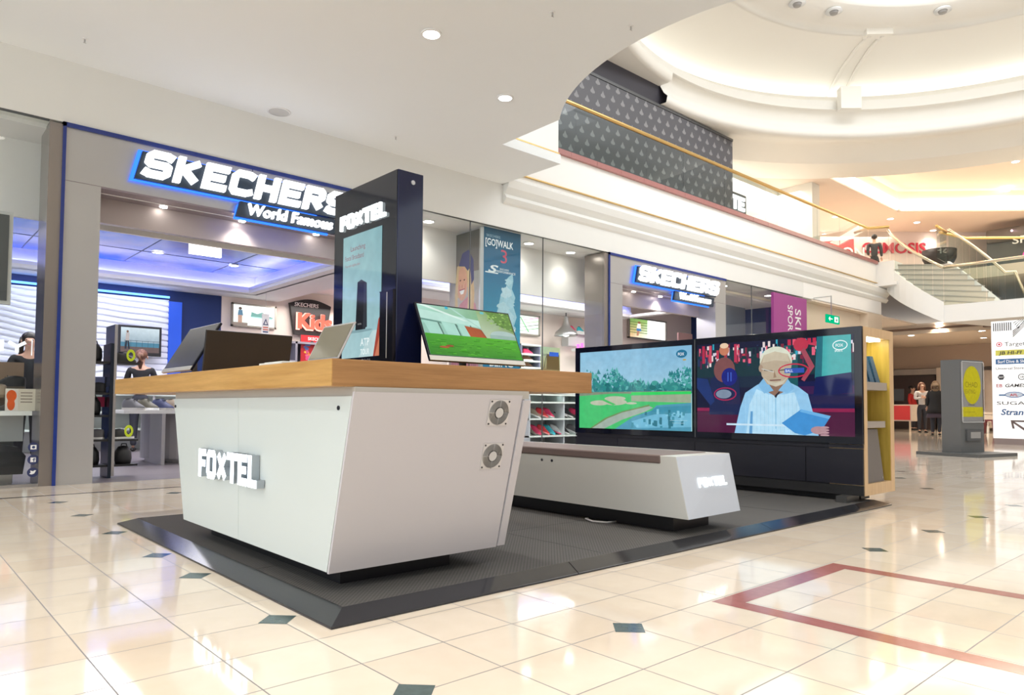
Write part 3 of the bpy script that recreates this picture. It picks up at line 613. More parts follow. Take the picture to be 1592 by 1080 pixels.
# wall TV
def wave_tv():
    t=thing('television',(3.25,12.8,1.56),'black framed wall television showing a figure on a seaside deck','television')
    MB().box(2.93,3.58,12.72,12.78,1.53,2.02).build('frame',black,t); MB().box(3.1,3.4,12.78,12.95,1.65,1.9).build('bracket',black,t)
    p=Pic((2.965,12.719,1.585),(.58,0,0),(0,0,.40))
    p.rect(0,0,1,1,(hexc('5f7f95'),hexc('5f7f95'),hexc('d5e6ee'),hexc('d5e6ee'))); p.rect(0,.0,1,.22,hexc('6b5a58'),1); p.rect(0,.22,1,.40,hexc('4f86a0'),1)
    for k in range(6): p.rect(.1+.15*k,.2,.108+.15*k,.48,hexc('33404a'),2)
    p.rect(.1,.46,1,.475,hexc('33404a'),2); p.ell(.17,.83,.03,.05,hexc('7a5540'),3); p.poly([(.12,.45),(.21,.45),(.22,.78),(.13,.78)],hexc('b9b2b0'),3); p.poly([(.1,.12),(.15,.12),(.17,.46),(.12,.46)],hexc('2a3340'),3); p.poly([(.19,.12),(.24,.12),(.21,.46),(.17,.46)],hexc('2a3340'),3)
    p.build('screen',screen_m,t)
wave_tv()
# framed lightboxes
def frame_box(x0,x1,y,z0,z1,label,fill):
    t=thing('picture_frame',((x0+x1)/2,y,z0),label,'picture')
    mb=MB(); w=.03
    mb.box(x0,x1,y-.06,y,z0,z0+w).box(x0,x1,y-.06,y,z1-w,z1).box(x0,x0+w,y-.06,y,z0,z1).box(x1-w,x1,y-.06,y,z0,z1); mb.build('frame',P('frame_metal',(.38,.35,.31),.3,.6),t)
    MB().box(x0+w,x1-w,y-.03,y,z0+w,z1-w).build('backing',white,t)
    p=Pic((x0+w,y-.031,z0+w),(x1-x0-2*w,0,0),(0,0,z1-z0-2*w)); fill(p); p.build('print',light_m,t)
def f1(p):
    p.rect(0,0,1,1,(hexc('d8f0e4'),hexc('ffffff'),hexc('ffffff'),hexc('e4f6ee'))); p.rect(.0,0,.35,.14,hexc('7a6d66'),1); p.ell(.17,.83,.04,.07,hexc('4a3a34'),2); p.poly([(.11,.48),(.24,.48),(.22,.76),(.13,.76)],hexc('4a6a80'),2); p.poly([(.12,.12),(.22,.12),(.22,.5),(.12,.5)],hexc('a08070'),2)
    p.poly([(.42,.45),(.95,.42),(.97,.5),(.85,.55),(.7,.72),(.58,.62),(.44,.7)],hexc('5e8f88'),2); p.poly([(.42,.42),(.95,.38),(.95,.45),(.42,.47)],hexc('9fd0c8'),3)
def f2(p):
    p.rect(0,0,1,1,hexc('ffffff')); p.rect(0,0,.5,1,(hexc('c9a27a'),hexc('dfe6d0'),hexc('7aa35a'),hexc('55803a')),1)
    for k in range(5): p.rect(0,.25+.14*k,.5,.28+.14*k,hexc('3d5a2a'),2)
    p.ell(.27,.82,.04,.06,hexc('7a4a34'),3); p.poly([(.2,.5),(.32,.5),(.31,.76),(.23,.76)],hexc('e6d2c8'),3); p.poly([(.2,.1),(.25,.1),(.3,.5),(.22,.5)],hexc('a0705a'),3); p.poly([(.2,.5),(.32,.5),(.33,.36),(.2,.36)],hexc('3d6d9a'),4)
    p.ell(.7,.52,.12,.05,hexc('f0c8cc'),3); p.ell(.78,.25,.06,.03,hexc('cfcfd6'),3)
def f3(p):
    p.rect(0,0,1,1,hexc('f4fff0'))
    for k in range(5): p.poly([(0,.1+.2*k),(1,.35+.2*k),(1,.39+.2*k),(0,.12+.2*k)],hexc(['4f9a5a','222a30','8fd07a','e05a9a','222a30'][k]),1+k)
    p.poly([(.1,.9),(.5,.1),(.56,.1),(.16,.9)],hexc('62b070'),7)
frame_box(4.82,5.66,12.99,2.17,2.6,'lit framed poster with a standing figure and a green sports shoe',f1)
frame_box(13.2,14.67,10.58,2.38,2.88,'lit framed poster of a person running, seen through the further entrance',f2)
frame_box(9.65,10.28,10.58,2.2,2.62,'lit framed poster of green and black stripes beside the pendant lamp',f3)
# kids sign
t=thing('lit_sign',(6.3,12.9,2.1),'black shield sign with big red lit Kids letters','sign')
sh=[]
for i in range(13): u=i/12; sh.append((5.90+.86*u,12.95,2.70+.10*math.sin(PI*u)))
sh+= [(6.66,12.95,2.10),(6.0,12.95,2.10)]
MB().prism(sh,(0,-.08,0)).build('shield',black,t)
text('brand_letters','SKECHERS',(5.98,12.86,2.645),(1,0,0),(0,0,1),.075,white,t,.01,.01,1.05,shear=.1)
text('kids_letters','Kids',(6.02,12.80,2.22),(1,0,0),(0,0,1),.30,E('red_letter_light',(1,.12,.08),1.6),t,.06,.03,1.0)
text('kids_outline','Kids',(6.005,12.86,2.205),(1,0,0),(0,0,1),.325,E('pink_letter_edge',(1,.5,.42),1.3),t,.02,.05,.985)
# hanging notices
def notice(x,y,z0,z1,w,label,col):
    t=thing('hanging_notice',(x,y,z0),label,'notice'); MB().box(x-w/2,x+w/2,y,y+.01,z0,z1).build('card',col,t)
    MB().box(x-.002,x+.002,y,y+.004,z1,2.7).build('string',lgrey,t)
    zc=z1-(z1-z0)*.38; mb=MB(); mb.prism([(x-w*.36,y-.003,zc-w*.35),(x+w*.36,y-.003,zc-w*.35),(x,y-.003,zc+w*.5)],(0,-.002,0)); mb.build('triangle_mark',navy,t)
    MB().prism([(x-w*.2,y-.006,zc-w*.25),(x+w*.2,y-.006,zc-w*.25),(x,y-.006,zc+w*.25)],(0,-.002,0)).build('triangle_centre',col,t)
    for k in range(3): MB().box(x-w*.36,x+w*.36,y-.003,y,zc-w*(.6+.3*k)-.02,zc-w*(.6+.3*k)).build('text_line',P('line_red',(.6,.15,.1),.5) if k<2 else navy,t)
notice(5.06,12.0,1.93,2.32,.13,'small white warning notice with blue triangle hanging in front of the framed poster',white)
notice(5.72,10.6,1.75,2.3,.17,'yellow warning notice with blue triangle hanging beside the Kids sign',P('notice_yellow',(.85,.5,.06),.5))
# display bay under the kids area
def collage(name,x0,x1,y,z0,z1,label):
    t=thing(name,((x0+x1)/2,y,z0),label,'poster'); MB().box(x0,x1,y,y+.03,z0,z1).build('board',dgrey,t)
    p=Pic((x0,y-.001,z0),(x1-x0,0,0),(0,0,z1-z0)); p.rect(0,0,1,1,hexc('c0202a')); cs=['f2c14a','e8452c','ffffff','5a7ac0','d94f8a','3a2a2a','f08a3a']
    for k in range(70): a,b=random.random(),random.random(); p.ell(.04+.92*a,.04+.8*b,.03+.03*random.random(),.03+.03*random.random(),hexc(random.choice(cs)),1+k%6,8)
    p.text('SKECHERS',.15,.86,.09,(1,1,1),8,.01); p.build('print',print_m,t)
collage('wall_poster',6.05,7.0,12.7,1.42,2.08,'busy red and yellow cartoon-dotted poster below the Kids sign')
t=thing('display_shelf',(5.3,12.8,0),'grey shelf unit with small coloured toys below the framed poster','shelf')
MB().box(4.7,7.9,12.6,12.98,1.9,1.94).box(4.7,5.95,12.6,12.98,.5,.54).box(4.7,4.74,12.6,12.98,0,1.94).box(5.9,5.94,12.6,12.98,0,1.94).box(7.86,7.9,12.6,12.98,0,1.94).box(4.7,7.9,12.94,12.98,0,1.94).build('carcass',P('shelf_grey',(.28,.27,.33),.4),t)
MB().box(4.74,5.9,12.6,12.94,1.55,1.58).box(5.94,7.86,12.6,12.94,1.36,1.39).build('shelf',P('shelf_grey2',(.4,.39,.46),.4),t)
t=thing('light_box',(3.02,9.0,2.575),'glowing blank white light box hanging inside the nearer entrance','light box')
MB().box(2.83,3.21,9.0,9.05,2.575,2.78).build('lit_panel',ledsoft,t); MB().box(2.82,3.22,8.99,9.06,2.78,2.81).box(2.9,2.91,9.02,9.03,2.81,2.995).box(3.13,3.14,9.02,9.03,2.81,2.995).build('hanger',white,t)
# pendant lamp
t=thing('pendant_lamp',(10.72,10.2,2.22),'brushed metal bell pendant lamp hanging in front of the cream wall','lamp')
MB().lathe([(.04,2.62),(.06,2.5),(.09,2.42),(.15,2.36),(.22,2.30),(.25,2.24),(.25,2.22),(.23,2.22),(.2,2.29)],10.72,10.2,n=32).build('shade',steel,t,True)
MB().cyl((10.72,10.2,2.6),(10.72,10.2,2.70),.012,n=8).build('cord',black,t); MB().ell((10.72,10.2,2.25),(.07,.07,.05)).build('bulb',ledsoft,t,True)
# posters in the middle window: teal banner and the face column
t=thing('window_poster',(6.65,7.52,1.0),'tall teal window banner reading GOWALK 3 with a white splash','poster')
MB().box(6.252,6.944,7.52,7.535,.9,3.23).build('board',P('poster_edge',(.02,.2,.35),.4),t)
p=Pic((6.252,7.519,.9),(.692,0,0),(0,0,2.33))
c0,c1,c2=hexc('11506f'),hexc('0e6a96'),hexc('2a9cc2')
p.rect(0,.75,1,1,(c1,c1,c0,c0)); p.rect(0,.35,1,.75,(c2,c2,c1,c1)); p.rect(0,0,1,.35,(hexc('0f5f9a'),hexc('0f5f9a'),c2,c2))
cl=hexc('9fcfe2')
random.seed(3)
def splash(cx_,cy_,rx,ry,c,l):
    p.poly([(cx_+rx*(1+.28*math.sin(5*q*.26)+.16*random.uniform(-1,1))*math.cos(q*2*PI/26),cy_+ry*(1+.2*random.uniform(-1,1))*math.sin(q*2*PI/26)) for q in range(26)],c,l)
p.poly([(.30,.30),(.26,.42),(.36,.50),(.42,.56),(.46,.61),(.60,.66),(.66,.72),(.78,.745),(.80,.70),(.76,.65),(.86,.60),(.80,.55),(.90,.48),(.82,.42),(.88,.33),(.70,.28),(.5,.27)],cl,1)
for a,b,r in ((.66,.69,.08),(.60,.62,.13),(.68,.56,.13),(.52,.52,.15),(.62,.47,.18),(.46,.42,.15),(.7,.40,.14),(.55,.34,.17)): splash(a,b,r,r*.3,hexc(random.choice(['b4dae8','c2e1ee','a8d4e6'])),2)
p.text('SKECHERS',.06,.945,.016,hexc('9fc0d0'),3,.0,1.1); p.text('[GO]WALK',.03,.895,.042,(.9,.95,1),3,.03,.76)
p.text('3',.42,.80,.085,hexc('d0506a'),3,.0,1.2); p.text('S',.1,.735,.045,(.85,.92,.95),3,.04,2.2,shear=.3); p.rect(.04,.728,.38,.735,(.85,.92,.95),3); p.text('SKECHERS',.42,.755,.012,(.85,.92,.95),3); p.text('PERFORMANCE',.34,.738,.014,(.85,.92,.95),3,.01,1.15)
p.text('WALK',.22,.355,.05,(.85,.92,.95),4,.02,1.0); p.text('TO',.5,.262,.05,(.9,.95,1),4,.03,1.05); p.text('BEING',.16,.17,.05,(.9,.95,1),4,.03,1.0)
p.build('print',print_m,t)
t=thing('window_poster',(5.95,7.75,0),'printed column side with a smiling person in a purple knit hat','poster')
MB().box(6.22,6.25,7.54,8.25,0,3.2).box(6.19,6.25,7.52,7.545,0,3.22).build('board',alu,t)
p=Pic((6.219,8.25,.9),(0,-.70,0),(0,0,2.3))
p.rect(0,0,1,1,(hexc('c8a8a4'),hexc('b89a96'),hexc('5f625f'),hexc('6a6d6a'))); p.rect(0,.45,1,.75,(hexc('d8c8c4'),hexc('c8b8b4'),hexc('a8a8a4'),hexc('b4b4b0')),1)
p.poly([(.05,0),(1,0),(1,.42),(.85,.55),(.6,.60),(.35,.56),(.12,.46)],hexc('d8929c'),2)
for k in range(14): p.poly([(.1+.06*k,.0),(.125+.06*k,.0),(.14+.05*k,.5),(.12+.05*k,.5)],hexc('b86f7e'),3)
p.poly([(.2,.62),(.28,.80),(.5,.86),(.72,.80),(.82,.62),(.78,.46),(.66,.5),(.6,.66),(.3,.6)],hexc('dcb98a'),4)
p.ell(.42,.685,.17,.105,hexc('e4ac92'),5,24); p.poly([(.3,.80),(.42,.875),(.62,.89),(.78,.82),(.80,.70),(.7,.66),(.66,.74),(.5,.79)],hexc('4a4a80'),6)
p.poly([(.25,.80),(.31,.80),(.27,.60),(.30,.48),(.2,.46),(.18,.62)],hexc('e2c79a'),6); p.poly([(.6,.76),(.68,.78),(.74,.60),(.70,.44),(.58,.46),(.62,.6)],hexc('e2c79a'),6); p.ell(.36,.708,.026,.005,hexc('6a4a40'),7); p.ell(.49,.708,.026,.005,hexc('6a4a40'),7); p.ell(.33,.665,.03,.02,hexc('e09a88'),6); p.ell(.52,.665,.03,.02,hexc('e09a88'),6); p.ell(.42,.67,.02,.012,hexc('d8957e'),7); p.poly([(.33,.645),(.5,.65),(.46,.622),(.38,.62)],hexc('ffffff'),7); p.poly([(.32,.65),(.51,.655),(.5,.648),(.33,.643)],hexc('b05560'),8)
p.build('print',print_m,t)
# pink corner banner and the grey backing at the far window
t=thing('wall_banner',(14.75,7.36,1.2),'magenta banner with white sideways letters at the shop corner','banner')
MB().box(14.02,15.5,7.36,7.42,.9,3.18).build('board',P('banner_magenta',(.33,.045,.24),.45),t)
text('large_letters','SKINS',(14.95,7.355,2.93),(0,0,-1),(1,0,0),.27,white,t,.004,0,.95); text('small_letters','SPORT',(14.62,7.355,2.98),(0,0,-1),(1,0,0),.22,white,t,.004,0,.78)
t=thing('window_backing',(13.5,8.3,0),'slate blue backing boards behind the far shop window','panel')
MB().box(12.9,14.0,8.0,8.05,0,2.9).build('board',P('slate_board',(.10,.115,.15),.4),t)
MB().box(12.4,12.9,8.6,8.63,0,2.3).build('side_board',P('side_board',(.32,.18,.18),.4),t)
# ================================================================== SHOES
def shoe(col,sole,lace,label,cat='shoe',group=None,size=.27,loc=(0,0,0),rz=0,parts=True,tilt=0):
    t=bpy.data.objects.new('shoe',None); COL.objects.link(t); tag(t,label,cat,group)
    L=size*1.08; st=[(-.5,.055,.30,.30),(-.46,.125,.33,.30),(-.36,.15,.35,.24),(-.22,.15,.36,.22),(-.06,.145,.35,.25),(.08,.155,.285,.27),(.22,.175,.22,.22),(.34,.17,.17,.17),(.44,.12,.13,.13),(.5,.03,.09,.09)]
    vs=[];k=12
    for x,w,h,_ in st:
        for i in range(k):
            a=PI*i/(k-1); vs.append((x*L,-w*L*math.cos(a)*(1-.22*math.sin(a)),L*(.075+(h*1.2-.075)*math.sin(a)**.8)))
    fs=[(i*k+j,i*k+j+1,(i+1)*k+j+1,(i+1)*k+j) for i in range(len(st)-1) for j in range(k-1)]
    fs=[tuple(reversed(f)) for f in fs]
    MB().add(vs,fs+[tuple(range(k)),tuple(reversed(range((len(st)-1)*k,len(st)*k)))]).build('upper',P('shoe_upper',col,.6,bump=.2,nscale=200),t,True)
    o=[(x*L,-(w+.012)*L) for x,w,_,_ in st]+[(x*L,(w+.012)*L) for x,w,_,_ in reversed(st)]
    MB().prism([(x,y,0) for x,y in o],(0,0,.085*L)).build('sole',P('shoe_sole',sole,.5),t)
    if parts:
        mb=MB()
        for q in range(4): x=(-.02+.06*q)*L; mb.box(x-.008*L,x+.008*L,-.07*L,.07*L,(.41-.055*q)*L,(.44-.055*q)*L)
        mb.build('laces',P('shoe_lace',lace,.7),t)
        n=16; MB().add([(-.28*L+.15*L*math.cos(2*PI*i/n),.085*L*math.sin(2*PI*i/n),.44*L) for i in range(n)],[tuple(range(n))]).build('collar_opening',black,t)
    t.location=loc; t.rotation_euler=(0,tilt,rz); t.location.z+=math.sin(tilt)*.5*L; return t
def shelfunit(name,x0,x1,y0,y1,zs,divs,label,matc,z0=0):
    t=thing(name,((x0+x1)/2,(y0+y1)/2,z0),label,'shelf'); mb=MB(); z1=zs[-1]
    for xx in [x0,x1-.03]+[d-.015 for d in divs]: mb.box(xx,xx+.03,y0,y1,z0,z1)
    mb.box(x0,x1,y1-.03,y1,z0,z1); mb.build('carcass',matc,t)
    for z in zs:
        MB().box(x0,x1,y0-.01,y1-.03,z-.03,z).build('shelf',P('shelf_pale',(.75,.83,.78),.35),t)
        if name=='shelf_unit' and z<.6: MB().box(x0+.03,x1-.03,y1-.27,y1-.03,z,z+.085).build('heel_ledge',P('shelf_pale',(.75,.83,.78),.35),t)
    return t
pg=P('unit_grey',(.55,.6,.62),.4)
shelfunit('shelf_unit',9.25,11.6,9.75,10.3,[.19,.52,.84,.99],[10.2,10.9],'pale green open shoe shelving with three lit shelves behind the middle window',pg)
area('shelf_lamp',(10.4,9.85,.96),2.1,.05,8,(.9,1,.9))
cols=dict(pink=((.75,.03,.13),'hot pink'),red=((.6,.02,.03),'red'),grey=((.10,.10,.11),'charcoal'),cyan=((.02,.45,.55),'turquoise'),wht=((.6,.6,.6),'pale grey'),brown=((.16,.07,.03),'brown'),blk=((.012,.012,.014),'black'),beige=((.34,.27,.2),'beige'),navy=((.03,.04,.12),'navy'),olive=((.12,.11,.08),'olive grey'))
def S_(c,x,y,z,rz,sole,lab,size=.27,parts=True,lace=(.7,.7,.7),tilt=0): return shoe(cols[c][0],sole,lace,lab,size=size,loc=(x,y,z),rz=rz,parts=parts,tilt=tilt)
wso=(.8,.8,.8); bso=(.02,.02,.02)
lay=[('olive',9.40,.19,'lower shelf, against the left end',bso),('pink',9.58,.19,'lower shelf, second from the left end',(.7,.1,.2)),('red',9.78,.19,'lower shelf, front of the pink one',(.8,.3,.3)),('cyan',9.96,.19,'lower shelf, left of the upright',(.1,.6,.7)),('wht',10.13,.19,'lower shelf, beside the turquoise one',(.7,.1,.2)),('blk',10.36,.19,'lower shelf, just right of the upright',wso),('grey',10.62,.19,'lower shelf, in the yellow lit bay',wso),
 ('beige',9.55,.52,'upper shelf, at the left end',wso),('red',9.74,.52,'upper shelf, second from the left',(.8,.3,.3)),('pink',9.93,.52,'upper shelf, beside the red one',wso),('wht',10.28,.52,'upper shelf, right of the upright',bso),('blk',10.48,.52,'upper shelf, middle of the right bay',wso),('pink',10.68,.52,'upper shelf, right end of the bay',(.2,.1,.1)),('grey',10.80,.52,'upper shelf, last by the television edge',wso)]
for i,(c_,x,z,where,so) in enumerate(lay):
    S_(c_,x,9.93+.02*(i%2),z+.001,math.radians(-58+8*(i%3)),so,'%s sports shoe on the %s, pale green unit'%(cols[c_][1],where),lace=(.8,.3,.4) if i%2 else (.8,.8,.8),tilt=.38)
# pigeon-hole display above with three shoes, graphic board
t=shelfunit('pigeonhole_unit',9.45,9.98,10.2,10.55,[1.53,1.66,1.79,1.98],[],'slate blue pigeonhole rack with three shoes above the lit counter',P('slate_rack',(.2,.21,.3),.4),1.5)
S_('pink',9.72,10.3,1.791,.0,(.8,.3,.4),'coral canvas shoe on the top level of the slate pigeonhole rack',.24); S_('brown',9.72,10.3,1.661,.0,wso,'tan brown shoe on the middle level of the slate pigeonhole rack',.24); S_('brown',9.72,10.3,1.531,.0,bso,'dark brown shoe on the bottom level of the slate pigeonhole rack',.24)
t=thing('counter',(10.3,9.9,.95),'white lit display counter behind the middle window','counter'); MB().box(9.2,11.9,9.75,10.3,1.38,1.43).build('top',E('lit_counter_top',(.95,1,.95),1.3),t); MB().box(9.22,11.9,9.78,10.3,1.0,1.38).build('front',white,t)
t=thing('wall_poster',(10.4,10.5,1.5),'green and brown landscape board with script lettering over the lit counter','poster')
MB().box(10.05,10.85,10.5,10.53,1.5,1.99).build('board',dgrey,t); p=Pic((10.05,10.499,1.5),(.8,0,0),(0,0,.49)); p.rect(0,0,1,1,(hexc('6a5a3a'),hexc('7a6a44'),hexc('b8c8a0'),hexc('8fb0a0'))); p.rect(.5,.05,.97,.7,hexc('5a4a2a'),1); p.rect(.6,.62,.95,.8,hexc('2a5ac0'),2); p.text('Girls Rock',.08,.62,.13,hexc('1a2a50'),3); p.poly([(.4,.1),(.42,.1),(.5,.6),(.48,.6)],hexc('2a2a2a'),3); p.build('print',print_m,t)
t=thing('wall_shelf',(11.2,10.4,2.35),'small grey bracket shelf on the cream wall holding bright shoes','shelf'); MB().box(10.95,11.6,10.3,10.6,2.3,2.36).box(11.0,11.55,10.4,10.6,2.05,2.3).build('shelf',lgrey,t)
S_('pink',11.15,10.42,2.361,.3,wso,'pink shoe standing on the small bracket shelf at left',.25); S_('cyan',11.4,10.42,2.361,.3,wso,'turquoise shoe standing on the small bracket shelf at right',.25)
for i in range(5): 
    t=thing('drinking_glass' if 0 else 'candle',(11.2+.12*i,10.3,1.431),'small glowing magenta light on the lit counter near the portal','lamp','magenta lights on the counter'); MB().cyl((11.2+.12*i,10.3,1.99),(11.2+.12*i,10.3,2.08+.03*(i%2)),.03,n=12).build('shade',E('magenta_light',(1,.2,.7),1.2),t)
    t.name='small_lamp'; t.location.z=1.431
MB_=MB().box(11.1,11.8,10.2,10.4,1.93,1.99); tag(MB_.build('wall_ledge',white),'narrow white ledge carrying the magenta lights','shelf')
# ---------------------------------------------------------------- entrance rack
t=thing('display_stand',(1.78,7.98,0),'tall black and silver double-sided shoe stand at the nearer entrance','stand')
MB().box(1.745,1.775,7.85,8.15,0,1.33).build('post',P('stand_navy',(.02,.03,.05),.25,.3),t); MB().box(1.775,1.80,7.84,8.2,.02,1.52).build('mirror_panel',steel,t)
for z in (1.13,.82,.60,.36,.11): MB().box(1.50,1.745,7.87,8.12,z,z+.02).build('shelf',black,t)
for z in (1.13,.36,.11): MB().box(1.80,2.02,7.87,8.12,z,z+.02).build('shelf',black,t)
def bag(x,y,z,label,w=.13):
    t=thing('bag',(x,y,z),label,'bag'); vs=[]
    mb=MB(); mb.lathe([(.01,z),(w*.55,z),(w*.62,z+.05),(w*.58,z+.12),(w*.35,z+.17),(.01,z+.18)],x,y,n=16); mb.build('body',black,t,True); MB().tube([(x-.03,y-.03,z+.16),(x-.02,y-.03,z+.2),(x+.02,y-.03,z+.2),(x+.03,y-.03,z+.16)],.006).build('strap',black,t)
bag(1.62,7.98,.131,'small black bag on the bottom shelf left of the entrance stand'); bag(1.91,7.98,.131,'small black bag on the bottom shelf right of the entrance stand'); bag(1.62,7.98,1.151,'small black backpack on the top shelf left of the entrance stand'); bag(1.62,7.98,.621,'small black bag on the middle shelf left of the entrance stand')
S_('blk',1.62,7.98,.841,2.6,bso,'black shoe on the second shelf left of the entrance stand',.22); S_('grey',1.62,7.98,.381,2.6,wso,'charcoal white-soled shoe on the low shelf left of the entrance stand',.22)
S_('blk',1.91,7.98,.381,.5,wso,'black white-soled shoe on the low shelf right of the entrance stand',.22); S_('blk',1.91,7.98,1.151,.5,bso,'black shoe on the top shelf right of the entrance stand',.22)
lime=P('lime_tag',(.6,.75,.02),.5)
for z in (.44,1.2):
    o=MB().lathe([(.022,0),(.04,0),(.04,.008),(.022,.008),(.022,0)],0,0,n=20).xf(Matrix.Translation((1.93,7.87,z+.02))@Matrix.Rotation(PI/2,4,'X')@Matrix.Scale(1.5,4,(0,1,0))).build('price_tag',lime); tag(o,'lime green oval tag on the %s right shelf of the entrance stand'%('low' if z<1 else 'top'),'tag')
tag(MB().box(1.50,1.735,8.0,8.1,.70,.80).build('box',P('box_pink',(.6,.03,.15),.5)),'magenta box beside the entrance stand post','box')
tag(MB().box(1.50,1.735,8.02,8.1,.905,1.0).build('box',P('box_blue',(.25,.3,.6),.5)),'pale blue box beside the entrance stand post','box')
# low counter table with shoes behind desk
t=thing('display_table',(2.9,9.7,0),'white round-ended display table with grey shoes behind the desk','table')
MB().cyl((3.1,9.9,.05),(3.1,9.9,.62),.52,n=40).box(2.62,2.66,9.2,9.9,0,.62).build('pedestal',P('table_grey',(.45,.44,.46),.35,.3),t,False); MB().cyl((3.1,9.9,0),(3.1,9.9,.05),.42,n=40).build('plinth',steel,t)
MB().box(2.2,3.6,9.2,10.0,.62,.66).build('top',white,t)
for i,(c_,x,y) in enumerate((('grey',2.52,9.38),('olive',2.72,9.32),('navy',2.9,9.35),('beige',3.05,9.33),('grey',3.2,9.36),('olive',2.4,9.5),('wht',2.65,9.6),('beige',2.9,9.62))):
    S_(c_,2.36+.165*i,9.42+.04*(i%2),.661,math.radians(-62),wso if i%2 else (.4,.38,.36),'%s casual shoe on the white display table, %s'%(cols[c_][1],['first from the left','second from the left','third from the left','fourth from the left','fifth from the left','sixth from the left','seventh from the left','eighth from the left'][i]),.3,lace=cols[c_][0])
# racks behind the woman: low white wall units
t=shelfunit('wall_unit',1.2,4.5,12.4,12.85,[.35,.62,.9],[2.3,3.4],'low white and grey wall unit beneath the wavy panel',lgrey)
for i,x in enumerate((1.5,1.8,2.05,2.6,2.9,3.2,3.6,3.9,4.2)): S_(['grey','blk','wht','navy','blk','pink','grey','navy','beige'][i],x,12.55,.901,-.6,wso,'%s shoe on top of the low wall unit, %s from the left'%(cols[['grey','blk','wht','navy','blk','pink','grey','navy','beige'][i]][1],['first','second','third','fourth','fifth','sixth','seventh','eighth','ninth'][i]),.27,lace=(.8,.8,.8))
# ---------------------------------------------------------------- left window display
t=thing('display_table',(.4,7.95,0),'grey tiered display table with shoes behind the left window','table')
MB().box(-2.0,1.08,7.65,8.3,.62,.66).build('top',white,t); MB().box(-1.95,1.05,7.9,8.3,.38,.62).build('front',lgrey,t); MB().box(-1.9,.98,7.9,8.3,0,.38).build('base',dgrey,t)
MB().box(.72,1.02,7.95,8.2,.66,.78).box(.45,.72,7.95,8.2,.66,.86).build('riser',acr,t)
t=thing('car_body' if 0 else 'curved_bench',(.5,7.7,0),'dark rounded bench low behind the left window','bench'); MB().prism([(-.5,7.62,.1),(1.02,7.62,.1),(1.04,7.62,.26),(.98,7.62,.34),(.7,7.62,.40),(.2,7.62,.42),(-.5,7.62,.42)],(0,.25,0)).build('seat',P('bench_black',(.03,.03,.035),.25),t); MB().box(-.4,.95,7.68,7.85,0,.1).build('foot',steel,t)
tag(MB().box(.78,1.08,8.2,8.3,.66,1.12).build('cardboard_box',P('cardboard',(.28,.19,.13),.7,noise=.05)),'brown cardboard box with faded print standing behind the window shoes','box')
S_('blk',.93,8.05,.861,2.9,(.1,.08,.06),'black slip-on shoe on top of the clear riser behind the left window',.27,lace=(.03,.03,.03)); S_('beige',.76,7.85,.781,2.9,(.2,.15,.1),'beige shoe at left of the window display',.27); S_('olive',.98,7.86,.661,2.7,(.1,.1,.1),'olive grey shoe lowest in the window display near the box',.25); S_('beige',1.02,8.12,.781,.4,(.2,.15,.1),'beige shoe at the right of the clear riser',.24); S_('grey',.72,7.8,.661,.2,(.1,.1,.1),'charcoal shoe lowest at the left edge of the window display',.27)
t=thing('sign_card',(.99,7.72,.66),'small card with an orange insole shape and grey print','card'); MB().box(.885,1.11,7.715,7.73,.661,.86).build('card',P('card_cream',(.75,.68,.58),.6),t)
p=Pic((.885,7.714,.661),(.225,0,0),(0,0,.199)); p.rect(0,0,.42,1,hexc('e8e0d8')); p.ell(.2,.68,.17,.26,hexc('e8622a'),1); p.ell(.19,.28,.13,.26,hexc('e8622a'),1); p.rect(.08,.2,.3,.75,hexc('e8622a'),1)
for k in range(4): p.rect(.5,.8-.14*k,.9,.84-.14*k,hexc('8a7a70'),2)
p.build('print',print_m,t)
# lettering on the left glass
t=thing('window_lettering',(.9,7.44,1.17),'white NY lettering with a bar stuck on the left window','lettering')
strokes('NY',(.68,7.448,1.17),(1,0,0),(0,0,1),(0,-1,0),.105,.15,.028,.02,.003).box(1.03,1.036,7.445,7.448,1.15,1.29).build('letters',E('glowing_vinyl',(.85,.95,1),1.0),t)  # vinyl letters given a glow of their own, no lamp in them
for k,(z,nm) in enumerate(((.345,'camera'),(.235,'letter f'),(.125,'bird'))):
    t=thing('window_sticker',(1.07,7.44,z-.04),'round dark blue sticker with white %s icon on the left glass'%nm,'sticker')
    MB().cyl((1.07,7.448,z),(1.07,7.445,z),.042,n=28).build('disc',P('sticker_navy',(.03,.04,.12),.4),t)
    mb=MB()
    if k==0: mb.box(1.048,1.092,7.443,7.4445,z-.019,z+.019); mb2=MB().cyl((1.07,7.4425,z),(1.07,7.4435,z),.012,n=16).build('lens_mark',navy,t)
    elif k==1: mb.box(1.05,1.09,7.443,7.4445,z-.02,z+.02); MB().box(1.072,1.079,7.4425,7.443,z-.018,z+.013).box(1.065,1.087,7.4425,7.443,z-.002,z+.004).box(1.072,1.087,7.4425,7.443,z+.009,z+.015).build('f_mark',navy,t)
    else: mb.prism([(1.045,7.4445,z-.012),(1.062,7.4445,z-.018),(1.082,7.4445,z-.01),(1.09,7.4445,z+.008),(1.096,7.4445,z+.016),(1.082,7.4445,z+.018),(1.072,7.4445,z+.010),(1.05,7.4445,z+.018),(1.055,7.4445,z)],(0,-.0015,0))
    mb.build('icon',white,t)
t=thing('window_frame_panel',(.8,7.6,1.6),'dark screen with pale rim hanging at the left edge of the picture','screen'); MB().box(.2,.885,7.6,7.66,1.6,2.42).build('rim',lgrey,t); MB().box(.2,.855,7.59,7.601,1.63,2.39).build('panel',dgrey,t)
MB().box(.5,.52,7.62,7.64,2.42,3.24).build('hanger',steel,t)
